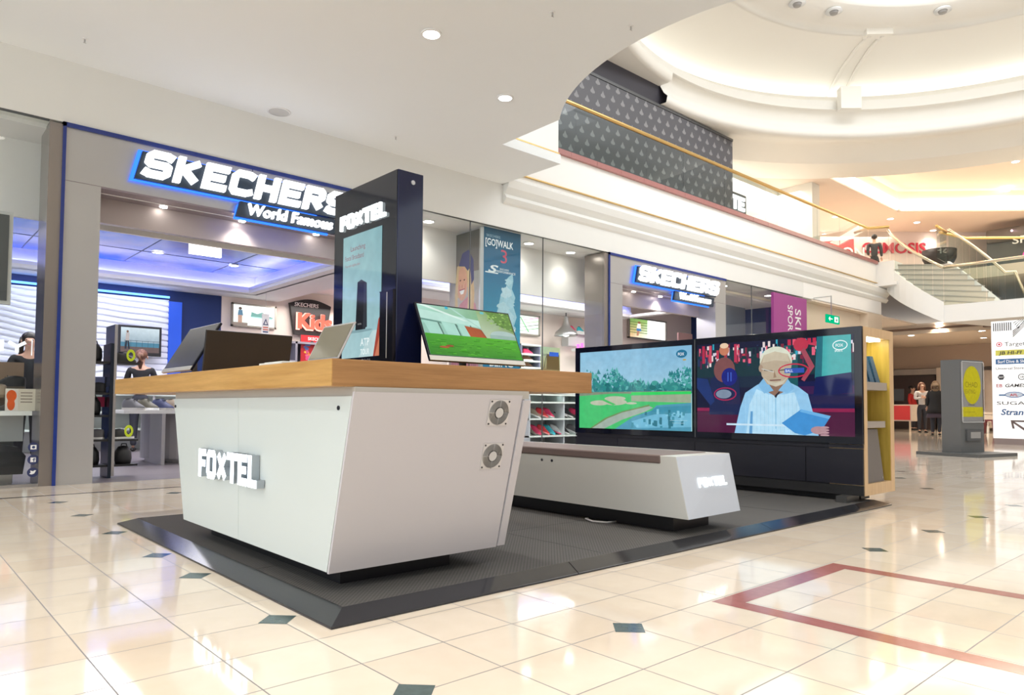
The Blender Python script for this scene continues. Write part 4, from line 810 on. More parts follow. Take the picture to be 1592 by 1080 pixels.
# ================================================================== KIOSK PLATFORM
def carpet_mat():
    m=bpy.data.materials.new('woven_grey_carpet'); m.use_nodes=True; nt=m.node_tree; b=nt.nodes['Principled BSDF']; N=nt.nodes.new; Lk=nt.links.new
    g=N('ShaderNodeNewGeometry'); mp=N('ShaderNodeMapping'); mp.inputs['Scale'].default_value=(105,105,1); Lk(g.outputs['Position'],mp.inputs[0])
    c=N('ShaderNodeTexChecker'); c.inputs['Scale'].default_value=1; c.inputs[1].default_value=(.052,.05,.05,1); c.inputs[2].default_value=(.14,.135,.13,1); Lk(mp.outputs[0],c.inputs[0])
    n=N('ShaderNodeTexNoise'); n.inputs['Scale'].default_value=60; Lk(g.outputs['Position'],n.inputs['Vector'])
    mx=N('ShaderNodeMix'); mx.data_type='RGBA'; mx.inputs[0].default_value=.45; Lk(c.outputs[0],mx.inputs[6]); mx.inputs[7].default_value=(.09,.088,.085,1); Lk(mx.outputs[2],b.inputs['Base Color']); b.inputs['Roughness'].default_value=.9
    bp=N('ShaderNodeBump'); bp.inputs['Strength'].default_value=.5; bp.inputs['Distance'].default_value=.003; Lk(c.outputs['Fac'],bp.inputs['Height']); Lk(bp.outputs[0],b.inputs['Normal'])
    return m
px0,px1,py0,py1,ph,bw=1.128,5.80,2.11,4.80,.0375,.09
t=thing('display_platform',((px0+px1)/2,(py0+py1)/2,0),'low black-edged carpeted platform under the kiosk furniture','platform')
MB().box(px0+bw,px1-bw,py0+bw,py1-bw,0,ph).build('carpet',carpet_mat(),t)
MB().box(px0+bw,px1-bw,2.95,2.953,ph,ph+.0006).box(2.6,2.603,py0+bw,py1-bw,ph,ph+.0006).box(3.6,3.603,py0+bw,py1-bw,ph,ph+.0006).box(4.6,4.603,py0+bw,py1-bw,ph,ph+.0006).build('carpet_joint',rubber,t)
ramp=P('black_ramp',(.02,.021,.026),.13,noise=.1,nscale=30)
lip=.008
def rp(o0,o1,i1,i0): # outer pair, inner pair
    MB().hexa([(*o0,0),(*o1,0),(*i1,0),(*i0,0)],[(*o0,lip),(*o1,lip),(*i1,ph+.002),(*i0,ph+.002)]).build('ramp',ramp,t,bevel=.001)
rp((px0,py0),(2.30,py0),(2.33,py0+bw),(px0+bw,py0+bw)); rp((2.303,py0),(4.0,py0),(4.0,py0+bw),(2.333,py0+bw)); rp((4.003,py0),(px1,py0),(px1-bw,py0+bw),(4.003,py0+bw))
rp((px1,py0),(px1,py1),(px1-bw,py1-bw),(px1-bw,py0+bw)); rp((px1,py1),(px0,py1),(px0+bw,py1-bw),(px1-bw,py1-bw)); rp((px0,py1),(px0,py0),(px0+bw,py0+bw),(px0+bw,py1-bw))
# ================================================================== DESK
t=thing('kiosk_desk',(1.7,3.2,ph+.002),'white flared kiosk desk with thick bamboo top and lit FOXTEL letters','desk')
zb,zt=.12,.772; bx0,bx1=1.245,2.09; yb0,yb1=2.36,3.98; yt0,yt1=2.195,4.20
def py_(z,s): f=(z-zb)/(zt-zb); return (yb0+(yt0-yb0)*f) if s==0 else (yb1+(yt1-yb1)*f)
MB().hexa([(bx0+.02,yb0+.012,zb),(bx1-.02,yb0+.012,zb),(bx1-.02,yb1,zb),(bx0+.02,yb1,zb)],[(bx0+.02,yt0+.012,zt),(bx1-.02,yt0+.012,zt),(bx1-.02,yt1,zt),(bx0+.02,yt1,zt)]).build('carcass',lam_shade,t)
# front panels with fine joints
z2=.757
for a,b in ((0,.5165),(.5178,.985)):
    def Y(z,f): return py_(z,0)+.012+(py_(z,1)-py_(z,0)-.012)*f
    MB().hexa([(bx0,Y(zb,a),zb),(bx0+.018,Y(zb,a),zb),(bx0+.018,Y(zb,b),zb),(bx0,Y(zb,b),zb)],[(bx0,Y(z2,a),z2),(bx0+.018,Y(z2,a),z2),(bx0+.018,Y(z2,b),z2),(bx0,Y(z2,b),z2)]).build('front_panel',lam,t,bevel=.0015)
MB().hexa([(bx0+.002,yb0-.0,zb-.004),(bx1-.045,yb0,zb-.004),(bx1-.045,yb0+.011,zb-.004),(bx0+.002,yb0+.011,zb-.004)],[(bx0+.002,yt0,zt),(bx1-.045,yt0,zt),(bx1-.045,yt0+.011,zt),(bx0+.002,yt0+.011,zt)]).build('side_panel',lam_shade,t)
MB().hexa([(bx1-.04,yb0-.004,zb),(bx1,yb0-.004,zb),(bx1,yb1,zb),(bx1-.04,yb1,zb)],[(bx1-.04,yt0-.004,zt-.02),(bx1,yt0-.004,zt-.02),(bx1,yt1,zt-.02),(bx1-.04,yt1,zt-.02)]).build('end_stile',lam_shade,t)
MB().box(bx0+.01,bx1,yt0+.01,yt1-.03,.757,.79).build('top_rail',P('rail_grey',(.5,.48,.44),.4),t)
MB().box(bx0+.12,bx1-.2,yb0+.13,yb1-.1,ph+.002,zb).build('plinth',rubber,t)
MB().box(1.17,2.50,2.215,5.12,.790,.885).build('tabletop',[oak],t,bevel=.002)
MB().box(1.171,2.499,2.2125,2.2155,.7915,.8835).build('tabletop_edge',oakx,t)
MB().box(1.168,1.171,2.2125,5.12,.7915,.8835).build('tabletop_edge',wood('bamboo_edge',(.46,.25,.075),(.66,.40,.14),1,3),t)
scr=P('screw',(.06,.06,.07),.3,.8)
for yy in (2.29+.01,4.13): MB().cyl((bx0,yy,.715),(bx0-.004,yy,.715),.008,n=14).build('screw',scr,t)
# lit letters on the front face (seen reading left to right = decreasing y)
strokes('FOXTEL',(bx0-.002,3.625,.375),(0,-1,0),(0,0,1),(-1,0,0),.135,.112,.033,.016,.035,lw={'F':.85,'T':.95,'E':.85,'L':.8,'X':1.05,'O':1.05}).build('logo_letter_body',P('letter_side',(.45,.5,.55),.3,.5),t)
strokes('FOXTEL',(bx0-.037,3.625,.375),(0,-1,0),(0,0,1),(-1,0,0),.135,.112,.033,.016,.003,lw={'F':.85,'T':.95,'E':.85,'L':.8,'X':1.05,'O':1.05}).build('logo_letter_face',E('logo_face_light',(.85,.93,1),2.2),t)
# fan grilles on the sloping side
sl=(yb0-yt0)/(zt-zb); nrm=Vector((0,-1,-sl)).normalized(); upv=Vector((0,-sl,1)).normalized()
for cxx,cz in ((1.925,.70),(1.93,.52)):
    C=Vector((cxx,py_(cz,0)-.001,cz)); U=Vector((1,0,0)); r=.055
    def Q(a,b,h): return tuple(C+U*a+upv*b+nrm*h)
    g=MB(); g.prism([Q(-r,-r,0),Q(r,-r,0),Q(r,r,0),Q(-r,r,0)],tuple(nrm*.003)); fr=g.build('fan_frame',P('fan_frame_metal',(.68,.66,.66),.35),t)
    d=MB(); d.add([Q(.052*math.cos(2*PI*i/32),.052*math.sin(2*PI*i/32),.0035) for i in range(32)],[tuple(range(32))]); d.build('fan_opening',dgrey,fr)
    w=MB()
    for rr in (.05,.0455,.041,.0365,.032,.0275): w.tube([Q(rr*math.cos(2*PI*i/28),rr*math.sin(2*PI*i/28),.005) for i in range(29)],.0011,5)
    for k in range(4): a=PI/4*0+k*PI/2; w.tube([Q(.018*math.cos(a),.018*math.sin(a),.0055),Q(.053*math.cos(a),.053*math.sin(a),.0055)],.0014,5)
    w.build('wire_guard',steel,fr,True); MB().add([Q(.021*math.cos(2*PI*i/24),.021*math.sin(2*PI*i/24),.007) for i in range(24)],[tuple(range(24))]).build('fan_hub',lgrey,fr)
    for sx_ in (-1,1):
        for sy_ in (-1,1): MB().cyl(Q(sx_*.047,sy_*.047,.003),Q(sx_*.047,sy_*.047,.005),.004,n=10).build('screw',scr,fr)
# ================================================================== TOWER
tx0,tx1,ty0,ty1,tz0,tz1=1.655,1.79,2.575,3.13,.8855,1.745
t=thing('display_tower',((tx0+tx1)/2,(ty0+ty1)/2,tz0),'tall glossy black display tower with lit FOXTEL letters on the desk','display')
MB().box(tx0+.004,tx1,ty0,ty1,tz0,tz1).build('cabinet',navyg,t,bevel=.002)
MB().box(tx0,tx0+.0045,ty0+.004,ty1-.004,tz0,tz1-.002).build('front_glass',gloss,t)
strokes('FOXTEL',(tx0-.001,3.055,1.555),(0,-1,0),(0,0,1),(-1,0,0),.068,.063,.0165,.011,.012,lw={'F':.85,'T':.95,'E':.85,'L':.8}).build('logo_letters',E('tower_logo_light',(.9,1,1),1.6),t)
p=Pic((tx0-.0015,3.035,.945),(0,-.345,0),(0,0,.575))
a,b=hexc('8fb8bd'),hexc('7fabb2'); p.rect(0,0,1,1,(hexc('a9cace'),hexc('9cc3c8'),b,a)); p.poly([(.45,.0),(1,.0),(1,.2),(.8,.2)],hexc('b9d2d4'),1)
p.ell(.45,.21,.35,.012,hexc('7fa0a6'),1); p.poly([(.36,.22),(.62,.22),(.60,.595),(.40,.605)],hexc('16181c'),2); p.poly([(.55,.22),(.66,.235),(.64,.585),(.58,.6)],hexc('2c3036'),3); p.poly([(.40,.605),(.6,.595),(.64,.585),(.5,.62)],hexc('3a3e44'),4)
p.text('FOXTEL',.42,.26,.012,(.5,.5,.5),5); p.text('Launching',.2,.87,.042,hexc('8a4a58'),3,0,1.0); p.text('Foxtel Broadband',.05,.80,.042,hexc('8a4a58'),3,0,.72); p.text('Free with eligible plans',.06,.745,.022,hexc('a06a70'),3,0,.85)
p.poly([(.82,.0),(1,.0),(1,.32),(.94,.28)],hexc('a04030'),3); p.poly([(.86,.0),(1,.0),(1,.2)],hexc('c8785a'),4)
p.text('ATP',.5,.09,.06,(.8,.9,.9),5,.03,.9); p.text('TOUR',.5,.02,.045,(.8,.9,.9),5,.03,.8); p.build('screen',screen_m,t)
MB().box(tx0-.012,tx0-.001,2.58,2.685,.886,1.22).box(tx0-.012,tx0-.001,2.58,2.69,1.22,1.223).build('display_niche',P('niche_black',(.008,.008,.012),.1),t)
MB().box(tx0-.0135,tx0-.012,2.625,2.628,.93,1.215).build('niche_edge',lgrey,t)
text('lower_letters','OXII',(tx0-.0015,2.86,.912),(0,-1,0),(0,0,1),.025,P('faint_letters',(.15,.16,.18),.4),t,.001,0,1.2)
MB().cyl((1.735,ty0,1.70),(1.735,ty0-.003,1.70),.010,n=18).build('lock',steel,t)
MB().ell((tx0-.003,3.09,.985),(.003,.004,.006)).build('status_light',E('status_light',(.5,.85,1),4),t)
# ================================================================== COMPUTERS
def aio(name,w,h,M,pic,label,chin=.022,th=.014,body=None,backview=False):
    """all-in-one computer: local x right, y up the screen, +z out of the screen"""
    t=thing(name,tuple(M.translation),label,'computer')
    def B(mb): return mb.xf(M)
    body=body or gloss
    B(MB().box(0,w,0,h,-th,0)).build('casing',body,t,bevel=.002)
    if chin: B(MB().box(0,w,0,chin,0,.002)).build('chin_bar',P('chin_silver',(.62,.62,.6),.35,.5),t)
    if pic:
        O=M@Vector((.008,chin+.004,.0006)); U=M.to_3x3()@Vector((w-.016,0,0)); V=M.to_3x3()@Vector((0,h-chin-.012,0))
        p=Pic(O,U,V); m=pic(p); p.build('screen',m,t)
    return t
def frame(O,X,Yv):
    X=Vector(X).normalized(); Yv=Vector(Yv); Yv=(Yv-X*Yv.dot(X)).normalized(); Z=X.cross(Yv)
    M=Matrix((( X.x,Yv.x,Z.x,O[0]),(X.y,Yv.y,Z.y,O[1]),(X.z,Yv.z,Z.z,O[2]),(0,0,0,1))); return M
def garden(p):
    g=hexc
    p.rect(0,0,1,1,g('8fc0b0')); p.rect(0,.62,1,1,(g('9ad0c0'),g('7a9a60'),g('6a9a50'),g('a8d8c8')),1)
    p.poly([(0,.9),(.62,.78),(.62,.62),(0,.72)],g('b8e0d4'),2); p.poly([(0,.72),(.58,.6),(.58,.56),(0,.68)],g('5f8f84'),3)
    for x0 in (.02,.2,.36): p.poly([(x0,.68),(x0+.14,.655),(x0+.17,.38),(x0+.04,.4)],g('a5d6c8'),3); p.poly([(x0+.14,.66),(x0+.155,.655),(x0+.185,.38),(x0+.17,.38)],g('4a6f66'),4)
    p.poly([(.0,1),(.08,1),(.5,.74),(.45,.74)],g('d8efe6'),4); p.poly([(.32,1),(.35,1),(.62,.62),(.6,.62)],g('a8d0c4'),4)
    p.rect(.62,.4,1,1,(g('b8c8b0'),g('8aa070'),g('6a9048'),g('8fae78')),4); p.poly([(.72,1),(1,1),(1,.6),(.85,.7)],g('5f8a3a'),5)
    for k in range(40): a,b=random.uniform(.72,1),random.uniform(.62,1); p.ell(a,b,.015,.015,g(random.choice(['7aa84a','4a7030','93bd62'])),6,6)
    p.ell(.86,.5,.15,.10,g('a8c0bc'),6); p.rect(.7,.42,1,.5,g('92b0a8'),7)
    p.poly([(.44,.64),(.60,.60),(.66,.36),(.48,.38)],g('a84c22'),7); p.poly([(.60,.60),(.62,.58),(.67,.36),(.66,.36)],g('8a3412'),8)
    p.rect(0,0,1,.42,(g('1f7a10'),g('2a8a14'),g('4fae20'),g('3a9c1c')),8)
    for k in range(90): a,b=random.random()*.97,random.uniform(.02,.38); p.rect(a,b,a+random.uniform(.02,.1),b+.01,g(random.choice(['2f8a16','5cc02c','206e10','49a822'])),9+k%2)
    p.ell(.16,.16,.05,.02,g('a8502a'),12); p.ell(.22,.19,.04,.02,g('8a3a1a'),12); p.rect(.28,.95,.31,1,g('2ab0d0'),12); p.rect(.66,.93,.70,.98,g('5ab8c0'),12)
    return screen_m
O=Vector((1.735,2.43,.918)); M=frame(O,(1,0,0),(0,.12,.25)); aio('all_in_one_computer',.545,.285,M,garden,'slim computer tilted back showing a green garden video, right of the tower')
def dark(p): p.rect(0,0,1,1,(hexc('3c3f40'),hexc('4a4d4d'),hexc('3a3c3e'),hexc('333538'))); return P('screen_off',(.062,.066,.066),.16)
def olive(p): p.rect(0,0,1,1,hexc('6a6650')); p.ell(.5,.62,.34,.36,hexc('8a8268'),1); return P('screen_off_olive',(.17,.155,.11),.15)
M=frame((1.35,4.78,.925),(0,-1,0),(.14,0,.24)); L1=aio('all_in_one_computer',.54,.33,M,dark,'large switched-off computer with silver chin at the left end of the desk',.028)
# stand legs
def stand(x,y,z,label,w=.1):
    return MB().box(x-w/2,x+w/2,y-.06,y+.06,.8855,.892).box(x-.012,x+.012,y-.012,y+.012,.892,z)
s_=stand(1.46,4.5,1.0,'').build('stand',dgrey,None); s_.parent=L1; s_.location=Vector(s_.location)-L1.location
M=frame((1.345,2.76,.91),(0,-1,0),(.07,0,.14)); L3=aio('laptop',.262,.165,M,olive,'open silver-edged laptop with dark screen left of the tower',0,.006,P('laptop_silver',(.6,.6,.62),.3,.7))
MB().box(1.31,1.56,2.50,2.76,.886,.90).build('keyboard_base',P('laptop_base',(.6,.6,.62),.3,.7),L3)
tag(MB().box(1.26,1.40,2.82,3.05,.8855,.905).box(1.275,1.385,2.84,3.03,.905,.909).build('keyboard',P('keyboard_white',(.72,.76,.74),.4),bevel=.002),'flat white keyboard lying on the desk before the laptop','keyboard')
M=frame((1.83,4.02,.905),(-1,0,0),(0,-.05,.22)); L2=aio('all_in_one_computer',.49,.235,M,lambda p:(p.rect(0,0,1,1,hexc('202020')),screen_m)[1],'black computer seen from its back in the middle of the desk',.0,.02,P('plastic_black',(.022,.019,.017),.5))
s_=stand(1.6,4.05,1.0,'').build('stand',dgrey,None); s_.parent=L2; s_.location=Vector(s_.location)-L2.location
M1=bpy.data.objects['all_in_one_computer']; s_=stand(2.0,2.55,1.02,'',.2).build('stand',dgrey,None); s_.parent=M1; s_.location=Vector(s_.location)-M1.location
# ================================================================== BENCH
t=thing('bench',(3.55,3.0,ph+.002),'white tapered bench with brown leather cushion and lit FOXTEL end','bench')
zb,zt=.13,.462
b0=[(3.257,2.20,zb),(3.80,2.212,zb),(3.80,4.3,zb),(3.257,4.3,zb)]; t0=[(3.257-.0,2.275,zt),(3.69,2.275,zt),(3.69,4.25,zt),(3.257,4.25,zt)]
t0=[(3.245,2.27,zt),(3.78,2.27,zt),(3.78,4.25,zt),(3.245,4.25,zt)]
MB().hexa(b0,t0).build('body',lamb,t,bevel=.002)
e=.0015
MB().hexa([(3.259,2.20-e,zb+.001),(3.798,2.212-e,zb+.001),(3.798,2.212,zb+.001),(3.259,2.2,zb+.001)],[(3.247,2.27-e,zt-.001),(3.778,2.27-e,zt-.001),(3.778,2.27,zt-.001),(3.247,2.27,zt-.001)]).build('end_panel',P('end_panel_white',(.60,.66,.76),.25),t)
MB().box(3.240,3.70,2.37,4.15,.418,.466).build('cushion',leather,t,bevel=.008)
MB().box(3.35,3.70,2.36,4.15,ph+.002,zb).build('plinth',rubber,t)
for yy in (3.30,3.21): MB().cyl((3.252,yy,.385),(3.245,yy,.385),.009,n=14).build('cam_lock',scr,t)
strokes('FOXTEL',(3.405,2.228,.288),(1,0,0),(0,.2,1),(0,-1,0),.052,.045,.0125,.007,.003,lw={'F':.85,'T':.95,'E':.85,'L':.8}).build('logo_letters',E('bench_logo_light',(.95,1,.98),1.5),t)
tag(MB().tube([(3.3,2.95,.045),(3.26,2.93,.05),(3.24,2.86,.044),(3.28,2.78,.043),(3.36,2.77,.043)],.006,8).build('cable',lgrey,smooth=True),'short grey cable curling out beneath the bench','cable')
# ================================================================== MEDIA WALL
wx,y0,y1,z0,z1=5.46,2.18,5.06,.085,1.345
t=thing('media_unit',(5.77,3.6,ph),'long black media wall with two screens and a wooden shelf end','display wall')
MB().box(wx+.1,wx+.245,y0+.15,y1-.05,ph+.001,z0+.01).build('plinth',black,t); MB().box(wx+.0265,wx+.55,y0+.262,y1,z0,z1-.01).build('cabinet',darkp,t)
MB().box(wx,wx+.026,y0,y1,.465,z1).build('screen_surround',gloss,t,bevel=.002)
for a,b in ((y0+.004,2.612),(2.618,3.62),(3.625,4.5),(4.505,y1)): MB().box(wx+.006,wx+.026,a,b,.165,.43).build('drawer_front',darkp,t)
MB().box(wx+.01,wx+.026,y0+.004,y1,.436,.462).build('rail',darkp,t); MB().box(wx+.012,wx+.026,y0+.004,y1,z0,.158).build('plinth_front',black,t)
# wood end box (open towards -y)
ex0,ex1=wx+.002,6.06; w=.07
mb=MB(); mb.box(ex0+.026,ex0+.026+w*.8,y0-.001,y0+.26,z0,z1).box(ex1-w,ex1,y0-.001,y0+.26,z0,z1).box(ex0+.026+w*.8,ex1-w,y0-.001,y0+.26,z1-.07,z1).box(ex0+.026+w*.8,ex1-w,y0-.001,y0+.26,z0,z0+.085); mb.build('wood_frame',birch,t)
ix0,ix1=ex0+.026+w*.8,ex1-w
MB().box(ix0,ix1,y0+.235,y0+.25,z0+.085,z1-.07).box(ix1-.006,ix1-.0005,y0+.003,y0+.235,z0+.085,z1-.07).build('niche_lining',birch_lit,t)
MB().box(wx+.551,ex1,y0+.261,y1,z0,z1).build('rear_panel',birch,t)
MB().box(ix0,ix1-.007,y0+.02,y0+.235,.875,.935).build('shelf',P('shelf_stone',(.42,.37,.33),.4),t)
MB().box(ix0,ix1-.05,y0+.02,y0+.235,.585,.635).build('lower_shelf',P('shelf_stone2',(.42,.37,.33),.4),t)
MB().box(ix0+.02,ix1-.08,y0+.04,y0+.12,z1-.085,z1-.072).build('niche_lamp',E('niche_light',(1,.95,.7),9),t)
spot('niche_spot',((ix0+ix1)/2,y0+.09,z1-.1),1.6,(1,.9,.55),150)
for yy in (2.3,3.6,4.7): MB().box(wx-.10,wx+.12,yy-.04,yy+.04,ph,z0).build('foot',P('foot_steel',(.12,.12,.12),.35,.6),t)
MB().box(wx+.2,wx+.36,y0+.10,y0+.3,ph,z0).build('foot',rubber,t)
# bin under the shelf and leaflets
q=thing('leaflet_bin',(5.65,2.28,z0+.085),'dark grey leaning storage bin in the bottom of the wooden niche','box')
MB().hexa([(ix0+.02,y0+.02,z0+.087),(ix1-.09,y0+.02,z0+.087),(ix1-.09,y0+.2,z0+.087),(ix0+.02,y0+.2,z0+.087)],[(ix0+.005,y0+.05,.575),(ix1-.13,y0+.05,.575),(ix1-.13,y0+.2,.575),(ix0+.005,y0+.2,.575)]).build('body',P('bin_grey',(.2,.18,.17),.4),q); MB().cyl((ix1-.12,y0+.018,.2),(ix1-.12,y0+.02,.2),.009,n=12).build('lock',steel,q)
for k in range(3):
    x=ix0+.03+.11*k
    q=thing('leaflet_stack',(x,y0+.1,.936),['stack of blue patterned leaflets, left in the lit niche','stack of blue patterned leaflets, middle in the lit niche','stack of blue patterned leaflets, right in the lit niche'][k],'leaflets')
    MB().hexa([(x+.03,y0+.04,.936),(x+.11,y0+.04,.936),(x+.11,y0+.16,.936),(x+.03,y0+.16,.936)],[(x-.02,y0+.07,1.12+.01*k),(x+.045,y0+.07,1.12+.01*k),(x+.045,y0+.19,1.12+.01*k),(x-.02,y0+.19,1.12+.01*k)]).build('leaflets',P('leaflet_print%d'%k,(.04,.12,.22),.4,noise=.95,nscale=90),q)
tag(MB().box(ix0+.01,ix1-.05,y0+.03,y0+.2,.9352,.9358).build('tray_mat',black),'thin black mat under the leaflet stacks','mat')
# --- screens content
def golf(p):
    g=hexc
    p.rect(0,0,1,1,(g('a8d0e0'),g('b8dcE6'),g('7fb4d4'),g('8fc0dc')))
    for k in range(620):
        x=random.random(); hgt=.60+.10*math.sin(x*7)+.05*math.sin(x*23)+random.uniform(-.02,.08)+(.06 if x>.72 else 0)
        y=random.uniform(.45,hgt); s=random.uniform(.006,.02)*(1.7 if y<.52 else 1); c=random.choice(['1f6f74','2c8488','2a7a80','3a9490','4aa39c','5fb0ae'])
        p.poly([(x-s,y-s*.9),(x+s,y-s*.9),(x+random.uniform(-.3,.3)*s,y+s*2.4)],g(c),1+k%6)
    p.rect(0,.44,1,.52,g('1f7270'),1); 
    for k in range(70): x=random.random(); p.ell(x,random.uniform(.44,.58),.03,.03,g(random.choice(['1c6a6c','2b8784','3d9c93'])),3+k%4,8)
    p.rect(0,.0,1,.47,g('45c070'),8); p.poly([(0,.42),(.35,.45),(1,.42),(1,.47),(0,.47)],g('7f8d78'),9); p.rect(.5,.43,1,.462,g('2fd060'),10)
    p.poly([(.5,.35),(1,.33),(1,.43),(.5,.42)],g('9aa98e'),10)
    p.poly([(.35,0),(.52,.16),(.68,.24),(.72,.30),(1,.33),(1,0)],g('4f98b2'),11); p.poly([(.72,.28),(1,.3),(1,.2),(.62,.18)],g('3f8fa8'),12); p.poly([(.7,.19),(1,.21),(1,.05),(.55,.02),(.5,.1)],g('6fb6d2'),13)
    for k in range(40): x=random.uniform(.45,.98); y=random.uniform(.02,.2); p.rect(x,y,x+.02,y+random.uniform(.02,.08),g(random.choice(['2c7486','3f8ea2','7fc4dc'])),14)
    p.poly([(.13,0),(.28,.13),(.42,.21),(.66,.29),(.69,.27),(.62,.22),(.42,.12),(.25,0)],g('9fb0a4'),15); p.poly([(.11,0),(.26,.14),(.42,.225),(.66,.31),(.66,.29),(.42,.2),(.27,.115),(.14,0)],g('6f8f5a'),14)
    p.ell(.2,.33,.09,.033,g('b8bfa8'),11); p.ell(.35,.34,.11,.04,g('b8bfa8'),11); p.ell(.35,.385,.1,.03,g('b8bfa8'),12); p.poly([(.2,.38),(.33,.30),(.36,.31),(.24,.385)],g('4fbf6a'),13); p.ell(.5,.325,.05,.014,g('b8bfa8'),12)
    p.ell(.925,.905,.044,.048,g('1f6f92'),12); p.text('FOX',.895,.885,.035,(.9,.95,1),13,.02,.9); p.rect(.935,.825,.96,.84,g('c09a3a'),13)
    for k in range(2): p.rect(.83+.02*k,.12-.03*k,.97-.02*k,.125-.03*k,g('9fc8d6'),15)
    return p
def crowd(p):
    g=hexc
    p.rect(0,0,1,1,g('0a1030')); p.rect(0,.62,1,.93,g('0f3038'),1); p.rect(0,.5,.55,.62,g('10243a'),1)
    p.rect(0,0,1,.27,g('4a1238'),1); p.rect(0,.24,1,.275,g('8a1d4a'),2); p.rect(.6,.27,1,.55,g('101848'),1); p.rect(.6,.42,1,.5,g('3a1a4a'),2); p.rect(.55,.5,.68,.93,g('15565c'),2)
    for k in range(150):
        x=random.random(); y=random.uniform(.8,1); c=random.choice(['c03850','203058','d8cfe0','5a1a40','30a0b8','e0607a','101830','7a2038','e8d8d8'])
        p.rect(x,y-random.uniform(.02,.1),min(1,x+random.uniform(.008,.02)),y,g(c),3+k%5)
    for cx_,c in ((.04,'b02848'),(.09,'c84a60'),(.20,'a03040'),(.27,'b83050')): p.rect(cx_,.78,cx_+.02,.98,g(c),8)
    p.ell(.20,.70,.075,.14,g('7a4a4a'),8); p.ell(.20,.92,.035,.06,g('c0785a'),9); p.ell(.20,.97,.03,.03,g('e8c8a8'),10); p.poly([(.09,.2),(.32,.2),(.30,.62),(.2,.7),(.1,.6)],g('14204a'),7); p.poly([(0,.62),(.08,.6),(.13,.35),(.10,.30),(0,.5)],g('18306a'),9)
    p.ell(.235,.62,.055,.1,g('121c78'),10); p.rect(.222,.57,.23,.67,g('3a5ac0'),11); p.rect(.243,.57,.251,.67,g('3a5ac0'),11)
    p.ring(.205,.43,.08,.075,.008,g('a02050'),12); p.ell(.195,.43,.055,.05,g('7a8aa0'),11)
    for k in range(8): p.rect(.62+.03*k,.93,.64+.03*k,.99,g(random.choice(['e0506a','ffd0d8','c02848'])),6)
    p.ell(.70,.93,.045,.07,g('b83048'),7); p.poly([(.72,.9),(.78,.7),(.72,.55),(.70,.57),(.745,.7),(.70,.86)],g('a04858'),8); p.poly([(.74,.93),(.9,1),(.98,1),(.8,.9)],g('c03a54'),8)
    # teal reflection-like panel of the broadcast graphic
    p.poly([(.80,.58),(.985,.6),(.985,1),(.81,1)],g('3fa8a8'),9); p.poly([(.78,.58),(.82,.58),(.83,1),(.795,1)],g('1f6a78'),9); p.poly([(.77,.4),(.99,.43),(.985,.63),(.785,.59)],g('0c1850'),10)
    p.ring(.925,.90,.042,.05,.005,g('e8f4f4'),11); p.text('FOX',.90,.885,.03,(.9,.97,.97),11,.02,.9); p.text('SPORTS',.895,.835,.02,(.9,.97,.97),11,.02,.8)
    # the man reading
    sh,sh2=g('8fc4e8'),g('b4dcf2')
    p.poly([(.27,0),(.31,.28),(.345,.44),(.42,.52),(.48,.57),(.60,.57),(.68,.50),(.74,.42),(.77,.22),(.80,.0)],sh,14); p.poly([(.35,0),(.37,.3),(.42,.48),(.50,.42),(.6,.42),(.66,.44),(.69,.28),(.68,0)],sh2,15)
    for k in range(14): p.rect(.345+.025*k,.02,.348+.025*k,.42,g('9fd0ec'),16)
    p.poly([(.38,.24),(.395,.24),(.39,0),(.37,0)],g('5f9ccc'),17)
    p.poly([(.43,.52),(.47,.60),(.53,.46),(.47,.43)],g('7fb8e0'),17); p.poly([(.66,.48),(.62,.58),(.56,.46),(.62,.43)],g('7fb8e0'),17); p.poly([(.48,.55),(.60,.55),(.60,.45),(.54,.40),(.49,.45)],g('8a6a58'),16)
    p.poly([(.535,.40),(.545,.38),(.555,.41),(.57,.44),(.565,.45),(.545,.42)],g('1a2030'),18); p.rect(.54,.06,.545,.38,g('86bcdc'),17)
    p.ell(.545,.77,.102,.155,g('d8dcc8'),17,32); p.poly([(.443,.74),(.455,.62),(.49,.53),(.545,.50),(.60,.53),(.635,.62),(.645,.74),(.62,.84),(.54,.87),(.47,.84)],g('b8a890'),18)
    p.ell(.45,.70,.014,.04,g('a8907a'),18); p.poly([(.47,.84),(.54,.875),(.62,.84),(.63,.76),(.54,.78),(.46,.76)],g('c8bca4'),19)
    p.poly([(.47,.685),(.525,.675),(.525,.665),(.47,.672)],g('5a4a40'),20); p.poly([(.56,.675),(.615,.685),(.615,.672),(.56,.665)],g('5a4a40'),20); p.poly([(.455,.70),(.535,.66),(.535,.652),(.455,.69)],g('c8c8c0'),21)
    p.poly([(.535,.68),(.55,.60),(.53,.595)],g('9a8068'),20); p.poly([(.505,.575),(.58,.578),(.575,.566),(.51,.563)],g('7a4f48'),20); p.poly([(.47,.60),(.50,.53),(.545,.505),(.59,.53),(.62,.6),(.59,.56),(.545,.545),(.5,.56)],g('c8c0ac'),19)
    p.ring(.655,.665,.095,.075,.008,g('c02848'),22); p.poly([(.6,.64),(.72,.64),(.72,.69),(.6,.69)],g('2a50b0'),21); p.text('ESSENDON' if 0 else 'BALL',.605,.65,.03,(.8,.9,1),22,.01,.9)
    p.rect(.215,.085,.72,.105,g('c8e4f4'),22)
    p.poly([(.58,.12),(.70,.265),(.87,.20),(.82,.06),(.72,.0),(.66,.02)],g('3f8fd0'),23); p.poly([(.70,.265),(.87,.20),(.86,.17),(.69,.24)],g('6ab0e4'),24)
    p.ell(.80,.055,.045,.04,g('b08a90'),25); 
    for k in range(4): p.ell(.835,.085-.026*k,.026,.012,g('b8929a'),26,12)
    return p
